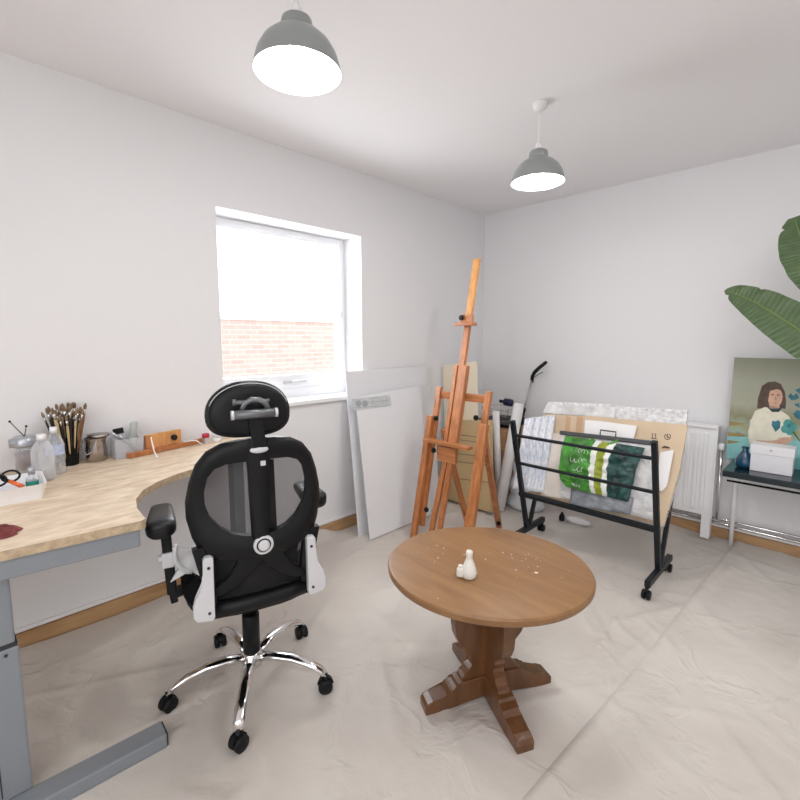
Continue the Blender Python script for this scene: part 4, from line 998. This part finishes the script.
def leaf(ctrl, wid, side, prof, fold=.25, notches=(), seed=0):
    "blade along a curve; side is the across direction; prof(t) gives half width"
    P = bez(ctrl, 60); b = MB(); uvl = b.bm.loops.layers.uv.new('UVMap'); grid = []; N = 8; S0 = V(side)
    for i, p in enumerate(P):
        t_ = i / 60; d = (P[min(i + 1, 60)] - P[max(i - 1, 0)]).normalized(); s_ = (S0 - d * S0.dot(d)).normalized(); nn2 = s_.cross(d)
        row = []
        for k in range(-N, N + 1):
            f_ = k / N; w = wid * prof(t_)
            for (nt_, sgn, amt) in notches:
                if sgn * f_ > 0: w *= 1 - amt * math.exp(-((t_ - nt_) / .012) ** 2)
            w *= 1 + .03 * noise.noise(V((t_ * 14, math.copysign(1, f_), seed)))
            row.append((b.bm.verts.new(p + s_ * w * f_ + nn2 * (fold * w * abs(f_) + .006 * math.sin(t_ * 60 + 3 * abs(f_)) * abs(f_) ** 2)), t_, f_ * w))
        grid.append(row)
    for A_, B_ in zip(grid, grid[1:]):
        for k in range(2 * N):
            q = [A_[k], A_[k + 1], B_[k + 1], B_[k]]
            f = b._f([v[0] for v in q], True)
            if f:
                for lp, v in zip(f.loops, q): lp[uvl].uv = (v[1], v[2])
    bmesh.ops.remove_doubles(b.bm, verts=b.bm.verts, dist=1e-5)
    lf = fin('leaf', b, 'leaf', pl, True, recalc=False)
    b = MB(); Q = P[:-2]; b.tube([p_ + V((0, -.003, 0)) for p_ in Q], [.0085 * (1 - i / len(Q) * .75) for i in range(len(Q))], 8); fin('midrib', b, 'stalk', lf, True)
    return P
LY = -.42
tip1 = hy(724.5, 290, LY)
a1 = hy(748, 301, LY); a2 = hy(800, 342, LY)
prof = lambda t_: (math.sin(PI * min(1, t_ * .98 + .02)) ** .62) * (1 - .12 * t_) if t_ < 1 else .02
P = leaf([V((2.66, LY - .06, 1.06)), V((2.42, LY - .02, 1.10)), a2 + V((.02, 0, .045)), a1 + V((.02, 0, .03)), tip1 + V((0, 0, -.004))], .116, (.50, .1, .86), prof, .18, ((.955, -1, .55), (.80, 1, .12)), 1)
b = MB(); b.tube(bez([PB + V((-.03, 0, .29)), PB + V((-.05, 0, .7)), V((2.78, LY - .06, 1.0)), V((2.66, LY - .06, 1.06))], 16), [.016 - .0004 * i for i in range(17)], 10); fin('stalk', b, 'stalk', pl, True)
t2 = hy(789, 217, LY)
P = leaf([V((2.52, LY - .05, 1.34)), V((2.36, LY - .05, 1.50)), V((2.20, LY - .02, 1.62)), V((2.16, LY, 1.80)), V((2.13, LY, 1.900))], .115, (.86, .1, .5), lambda t_: (math.sin(PI * min(1, t_ * .95 + .03)) ** .55), .15, ((.90, -1, .25),), 2)
b = MB(); b.tube(bez([PB + V((.02, 0, .29)), PB + V((.0, 0, .8)), V((2.66, LY - .05, 1.15)), V((2.52, LY - .05, 1.34))], 16), [.016 - .0004 * i for i in range(17)], 10); fin('stalk', b, 'stalk', pl, True)
leaf([V((2.98, -.5, 1.15)), V((3.05, -.5, 1.45)), V((3.15, -.5, 1.7)), V((3.35, -.52, 1.8))], .12, (.7, .6, -.3), prof, .2, (), 3)
b = MB(); b.tube(bez([PB + V((.04, 0, .29)), PB + V((.05, 0, .7)), V((2.98, -.5, 1.15))], 12), .013, 10); fin('stalk', b, 'stalk', pl, True)
leaf([V((2.88, -.62, .95)), V((2.86, -.75, 1.25)), V((2.95, -.9, 1.45)), V((3.1, -1.05, 1.45))], .11, (.8, -.3, .3), prof, .2, (), 4)
b = MB(); b.tube(bez([PB + V((.0, -.03, .29)), PB + V((.0, -.05, .6)), V((2.88, -.62, .95))], 12), .013, 10); fin('stalk', b, 'stalk', pl, True)

# ================================================================== ROLLING RACK
XA, XB = .998, 1.755
def FR(x, z): return V((x, -.925 - .29 * (z - .09), z))      # front frame leans to the viewer
def RR(x, z): return V((x, -.895 + .37 * (z - .09), z))      # rear frame leans to the wall
rk = thing('display_rack', 'black metal V-shaped print rack on casters holding packed artwork', 'rack', ((XA + XB) / 2, -.91, .004))
def rb(name, a, b_, w=.026, h=.026, par=None, m='rack'):
    b = MB(); up_ = (0, 1, .3) if abs((V(b_) - V(a)).normalized().x) > .7 else (1, 0, 0); b.beam(a, b_, w, h, up=up_, bev=.003); return fin(name, b, m, par or rk, True)
for x in (XA, XB):
    rb('front_post', FR(x, .09), FR(x, .815)); rb('rear_post', RR(x, .09), RR(x, .83), .022, .022)
    bar = rb('base_bar', V((x, -1.105, .088)), V((x, -.705, .088)), .032, .028)
    for y, s_ in ((-1.095, -1), (-.72, 1)):
        b = MB(); cc = V((x - .004, y, .030))
        for sg in (-1, 1): b.lathe([(.004, -.008), (.019, -.008), (.0235, -.005), (.0235, .005), (.019, .008), (.004, .008)], 20, cc + V((sg * .012, 0, 0)), Matrix.Rotation(PI / 2, 3, 'Y'))
        cs = fin('caster', b, 'black', bar, True, smooth=50)
        b = MB(); b.tube([cc, cc + V((0, 0, .046))], .008, 10); b.box(cc + V((0, 0, .026)), (.014, .04, .012), None, .004); fin('caster_stem', b, 'black', cs, True) if False else fin('caster_stem', b, 'black', bar, True)
for z in (.725, .545): rb('front_rail', FR(XA, z), FR(XB, z), .013, .018)
rb('bottom_rail', FR(XA - .02, .335), FR(XB + .005, .335), .026, .026); rb('bottom_rail', RR(XA - .02, .325), RR(XB + .005, .325), .024, .024)
rb('rear_rail', RR(XA, .60), RR(XB, .60), .014, .018); rb('rear_rail', RR(XA, .815), RR(XB, .815), .014, .018)
# contents, layered from the rear frame to the front; k is the distance forward of the rear frame
nR = V((0, -1, .37)).normalized(); oR = RR(0, .09); uR = V((0, .37, 1)).normalized()
def on_r(px, py, k): return hit(px, py, oR + nR * k, nR)
def flat(name, label, pxs, k, th, m, cat, bev=.0015, wave=0):
    P = [on_r(x, y, k) for x, y in pxs]; o_ = oR + nR * k
    poly = [(p_.x, (p_ - o_).dot(uR)) for p_ in P]; b = MB(); b.prism(poly, o_, (1, 0, 0), uR, th, bev); lo = min(P, key=lambda q: q.z)
    return b, (sum(p_.x for p_ in P) / len(P), lo.y, lo.z)
bb_, bs0 = flat('', '', [(549, 402), (618, 405), (620, 407), (688, 411), (682, 470), (664, 527), (530, 494), (538, 440)], .022, .022, 'bubble', '')
solo('wrapped_artwork', bb_, 'bubble', 'silvery bubble-wrapped panel, rearmost in the rack', 'artwork', base=bs0)
bb_, bs0 = flat('', '', [(547, 404), (616, 408), (615, 418), (543, 413)], .040, .006, 'bubble', '')
solo('bubble_roll', bb_, 'palefilm', 'flat strip of clear film folded over the top left of the wrapped panel', 'film', base=bs0)
t = thing('cardboard_sheet', 'big tan cardboard sheet with printed handling symbols and brown tape', 'cardboard', (1.4, -.80, .33))
bb_, bs0 = flat('', '', [(546, 414), (600, 417), (688, 425), (680, 470), (664, 526), (655, 524), (528, 494), (536, 455)], .052, .012, 'card', '')
fin('card_face', bb_, 'card', t, True)
b = MB()
for x0, x1, dx in ((566, 571, -8), (577, 583, -8)):
    b.face([on_r(x0, 416, .0585), on_r(x1, 417, .0585), on_r(x1 + dx * .6, 470, .0585), on_r(x0 + dx * .6, 470, .0585)])
b.face([on_r(541, 440, .0585), on_r(546, 441, .0585), on_r(541, 497, .0585), on_r(536, 495, .0585)])
fin('tape_strip', b, 'cardstripe', t, True)
b = MB()
def st(px0, py0, px1, py1, w=.7):
    dx, dy = px1 - px0, py1 - py0; l = math.hypot(dx, dy); nx, ny = -dy / l * w / 2, dx / l * w / 2
    b.face([on_r(px0 + nx, py0 + ny, .0588), on_r(px1 + nx, py1 + ny, .0588), on_r(px1 - nx, py1 - ny, .0588), on_r(px0 - nx, py0 - ny, .0588)])
for x in (652.5, 655.5): st(x, 433.5, x - .2, 438, .9)
st(651, 438.2, 657, 438.8, .9); st(651.6, 433.6, 653.4, 433.8, .7); st(654.6, 433.9, 656.4, 434.1, .7)
for a0 in range(0, 300, 30):
    a, a_ = R(a0 - 60), R(a0 - 30); st(667.5 + 3 * math.cos(a), 436.6 + 2.9 * math.sin(a), 667.5 + 3 * math.cos(a_), 436.6 + 2.9 * math.sin(a_), .9)
st(667.5, 433.5, 667.5, 438, .9); st(665.8, 435.2, 669.2, 438, .7)
for k_ in range(5): st(662 + k_, 446.5 - abs(k_ - 2) * -.5, 663.2 + k_ * 1.6, 447.2 + abs(k_ - 2) * .3, 1.6)
st(668, 512, 672, 511, 1.5); st(668, 514, 669, 517, 1.4)
fin('printed_symbol', b, 'ink', t, True)
bb_, bs0 = flat('', '', [(585, 420), (600, 421), (637, 426), (632, 445), (628, 500), (580, 490)], .070, .004, 'paper', '')
solo('paper_sheet', bb_, 'paper', 'white paper sheet showing above the dark portfolio spine', 'paper', base=bs0)
bb_, bs0 = flat('', '', [(660, 452), (674, 450), (667, 486), (662, 491), (656, 490)], .068, .003, 'paper', '')
solo('paper_offcut', bb_, 'paper', 'small torn white paper piece on the cardboard beside the right post', 'paper', base=bs0)
bb_, bs0 = flat('', '', [(545, 432), (590, 437), (584, 503), (541, 495)], .082, .006, 'cream', '')
solo('off_white_board', bb_, mat('off white board', (.72, .66, .60), .7, var=.1), 'off-white mount board left of the green bag', 'board', base=bs0)
# crinkled sheets as grids
def film(name, label, L0, R0_, nrow, ncol, k, amp, mats, mi_of, seed, cat, th=.006, parent=None):
    "crinkled sheet between a left and a right outline, bulging off the stack"
    def lerp_pl(pl_, t_):
        n_ = len(pl_) - 1; i = min(int(t_ * n_), n_ - 1); f_ = t_ * n_ - i; return (pl_[i][0] + (pl_[i + 1][0] - pl_[i][0]) * f_, pl_[i][1] + (pl_[i + 1][1] - pl_[i][1]) * f_)
    b = MB(); F_, B_ = [], []
    for j in range(nrow + 1):
        t_ = j / nrow; l, r = lerp_pl(L0, t_), lerp_pl(R0_, t_); rf, rbk = [], []
        for i in range(ncol + 1):
            s_ = i / ncol; x = l[0] + (r[0] - l[0]) * s_; y = l[1] + (r[1] - l[1]) * s_
            e = min(1, 5 * min(s_, 1 - s_, t_, 1 - t_) + .12)
            h = amp * (.55 + .8 * abs(noise.noise(V((s_ * 5, t_ * 5, seed)))) + .5 * noise.noise(V((s_ * 13, t_ * 11, seed + 3)))) * e
            p_ = on_r(x, y, k); rf.append(b.bm.verts.new(p_ + nR * (h + th))); rbk.append(b.bm.verts.new(p_))
        F_.append(rf); B_.append(rbk)
    for j in range(nrow):
        for i in range(ncol):
            b.mi = mi_of((i + .5) / ncol, (j + .5) / nrow); b._f([F_[j][i], F_[j + 1][i], F_[j + 1][i + 1], F_[j][i + 1]], True); b._f([B_[j][i], B_[j][i + 1], B_[j + 1][i + 1], B_[j + 1][i]], True)
        b._f([F_[j][0], B_[j][0], B_[j + 1][0], F_[j + 1][0]]); b._f([F_[j][ncol], F_[j + 1][ncol], B_[j + 1][ncol], B_[j][ncol]])
    for i in range(ncol): b._f([F_[0][i], F_[0][i + 1], B_[0][i + 1], B_[0][i]]); b._f([F_[nrow][i], B_[nrow][i], B_[nrow][i + 1], F_[nrow][i + 1]])
    base = on_r(*L0[-1], k)
    if parent is None: return solo(name, b, mats, label, cat, base=base)
    return fin(name, b, mats, parent, True)
film('plastic_sleeve', 'pale crinkled plastic sleeve at the right end behind the rack post', [(612, 440), (610, 510)], [(656, 446), (655, 521)], 14, 14, .090, .014, ['palefilm'], lambda s_, t_: 0, 4, 'film')
film('grey_sleeve', 'dark grey crinkled plastic sheet below the green bag', [(572, 482), (570, 505)], [(634, 498), (630, 515)], 12, 24, .112, .012, ['greyfilm'], lambda s_, t_: 0, 9, 'film')
# portfolio case with charcoal spine
t = thing('portfolio_case', 'portfolio case with a charcoal spine and small square handle', 'portfolio', (1.4, -.95, .34))
bb_, bs0 = flat('', '', [(561, 436), (654, 446), (652, 512), (560, 497)], .103, .004, 'paper', ''); fin('case_panel', bb_, 'palefilm', t, True)
b = MB(); b.beam(on_r(560, 432.5, .106), on_r(653, 443, .106), .016, .024, up=tuple(uR), bev=.004); fin('case_spine', b, 'spine', t, True)
b = MB(); b.tube([on_r(*q, .106) for q in ((600, 437), (600.5, 430), (616, 432), (615.5, 438))], .0045, 8); fin('case_handle', b, 'spine', t, True)
# carrier bag
def bagmi(s_, t_):
    e = s_ + (.008 * math.sin(t_ * 9)) - .03 * (t_ - .5)
    return 0 if e < .40 else 1 if e < .47 else 2 if e < .575 else 1 if e < (.63 + .06 * abs(t_ - .5)) else 3
t = thing('carrier_bag', 'green, lime, white and dark green plastic carrier bag stuffed in the rack', 'bag', (1.38, -.98, .40))
film('bag_body', '', [(566, 436), (562, 450), (559, 470), (561, 480), (567, 487)], [(645, 448), (641, 458), (636, 470), (634, 482), (628, 502)], 40, 96, .128, .034, ['green', 'bagwhite', 'lime', 'teal'], bagmi, 2, 'bag', parent=t)
b = MB(); r5 = random.Random(3)
def scr(pts_, r_=.0022): b.tube([on_r(x, y, .162) for x, y in pts_], r_, 6)
for row, (x0, y0, n_, s_) in enumerate(((573, 449, 5, 3.2), (572, 459, 4, 3.8), (575, 468, 3, 3.6), (573, 484, 4, 1.8))):
    for i in range(n_):
        x = x0 + i * s_ * 1.05; y = y0 + i * .9
        pts_ = [(x + s_ * .45 * math.cos(a * (1 + .1 * r5.random()) + i), y + s_ * .7 * math.sin(a + i)) for a in (k * .55 for k in range(r5.randint(6, 9)))]; scr(pts_, .0014)
fin('bag_lettering', b, 'bagwhite', t, True)
b = MB()
b.tube([on_r(x, y, .135) for x, y in ((592, 438), (593, 443), (600, 446), (612, 443), (618, 440))], .010, 10, squash=.5); fin('bag_handle', b, 'green', t, True)
# wrapped bundles at the left end of the rack
for i, (dx, lab) in enumerate(((0, 'white and blue plastic-wrapped canvas, first from the left rack post'), (7, 'white and blue plastic-wrapped canvas, second from the left rack post'), (14, 'white and blue plastic-wrapped canvas, third from the left rack post'), (21, 'white plastic-wrapped canvas next to the brown tape, fourth from the rack post'))):
    x0 = 524 + dx; film('wrapped_canvas', lab, [(x0 + 2, 419 - i * .8), (x0 - 4, 455), (x0 - 10.5, 489 + i)], [(x0 + 11, 418 - i * .8), (x0 + 5, 455), (x0 - 1, 490 + i)], 20, 6, .140 - i * .018, .012, ['wrap'], lambda s_, t_: 0, 20 + i, 'wrapped canvas', th=.016)['group'] = 'wrapped canvases in the rack'
# small thing seen on the floor beneath the rack
p = hz(566, 520, .03); t = thing('floor_bundle', 'small dark-tipped white bundle on the floor beneath the rack', 'bundle', (p.x, p.y, .02))
b = MB(); b.ball((p.x + .07, p.y + .03, .035), (.09, .03, .024), 18); fin('bundle_body', b, 'paper', t, True)
b = MB(); b.lathe([(.020, .0), (.020, .03), (.005, .06), (0, .062)], 12, (p.x - .03, p.y, .02)); fin('bundle_tip', b, 'black', t, True)

# ================================================================== LIGHT AND CAMERA
w = bpy.data.worlds.new('overcast sky'); sc.world = w; w.use_nodes = True
bg = w.node_tree.nodes['Background']; bg.inputs['Color'].default_value = (.93, .96, 1, 1); bg.inputs['Strength'].default_value = 3.2
def area(name, loc, rot, size, energy, col=(1, 1, 1), size_y=None):
    ld = bpy.data.lights.new(name, 'AREA'); ld.shape = 'RECTANGLE'; ld.size = size; ld.size_y = size_y or size; ld.energy = energy; ld.color = col
    o = bpy.data.objects.new(name, ld); COL.objects.link(o); o.location = loc; o.rotation_euler = rot; return o
area('ceiling_fill_light', (3.3, -4.3, H - .03), (0, 0, 0), 1.2, 28, (1, .985, .97), 1.2)  # added fill behind the camera to brighten the room; no real fitting here
area('ceiling_fill_light', (2.6, -1.9, H - .03), (0, 0, 0), .9, 13, (1, .985, .97), .9)  # second added fill under the ceiling, out of view to the right
area('window_daylight', (-.42, (WY0 + WY1) / 2, 1.47), (0, R(-90), 0), .95, 20, (.95, .975, 1), .9)
area('rear_fill_light', (2.6, YF + .05, 1.45), (R(90), 0, 0), 2.2, 30, (.96, .98, 1), 1.5)  # added fill for the lower walls and boards; the front wall has no window
cam = bpy.data.cameras.new('camera'); co = bpy.data.objects.new('camera', cam); COL.objects.link(co); sc.camera = co
cam.sensor_width = 36; cam.sensor_fit = 'HORIZONTAL'; cam.lens = F_PX / 800 * 36; cam.shift_y = (CY - 400) / 800.0
cam.clip_start = .02
m3 = Matrix((RT, UP, -FW)).transposed(); co.matrix_world = Matrix.Translation(CAM) @ m3.to_4x4()
sc.view_settings.view_transform = 'Standard'; sc.view_settings.look = 'None'; sc.view_settings.exposure = -.06; sc.view_settings.gamma = 1
sc.cycles.max_bounces = 10; sc.cycles.diffuse_bounces = 6; sc.cycles.transparent_max_bounces = 16
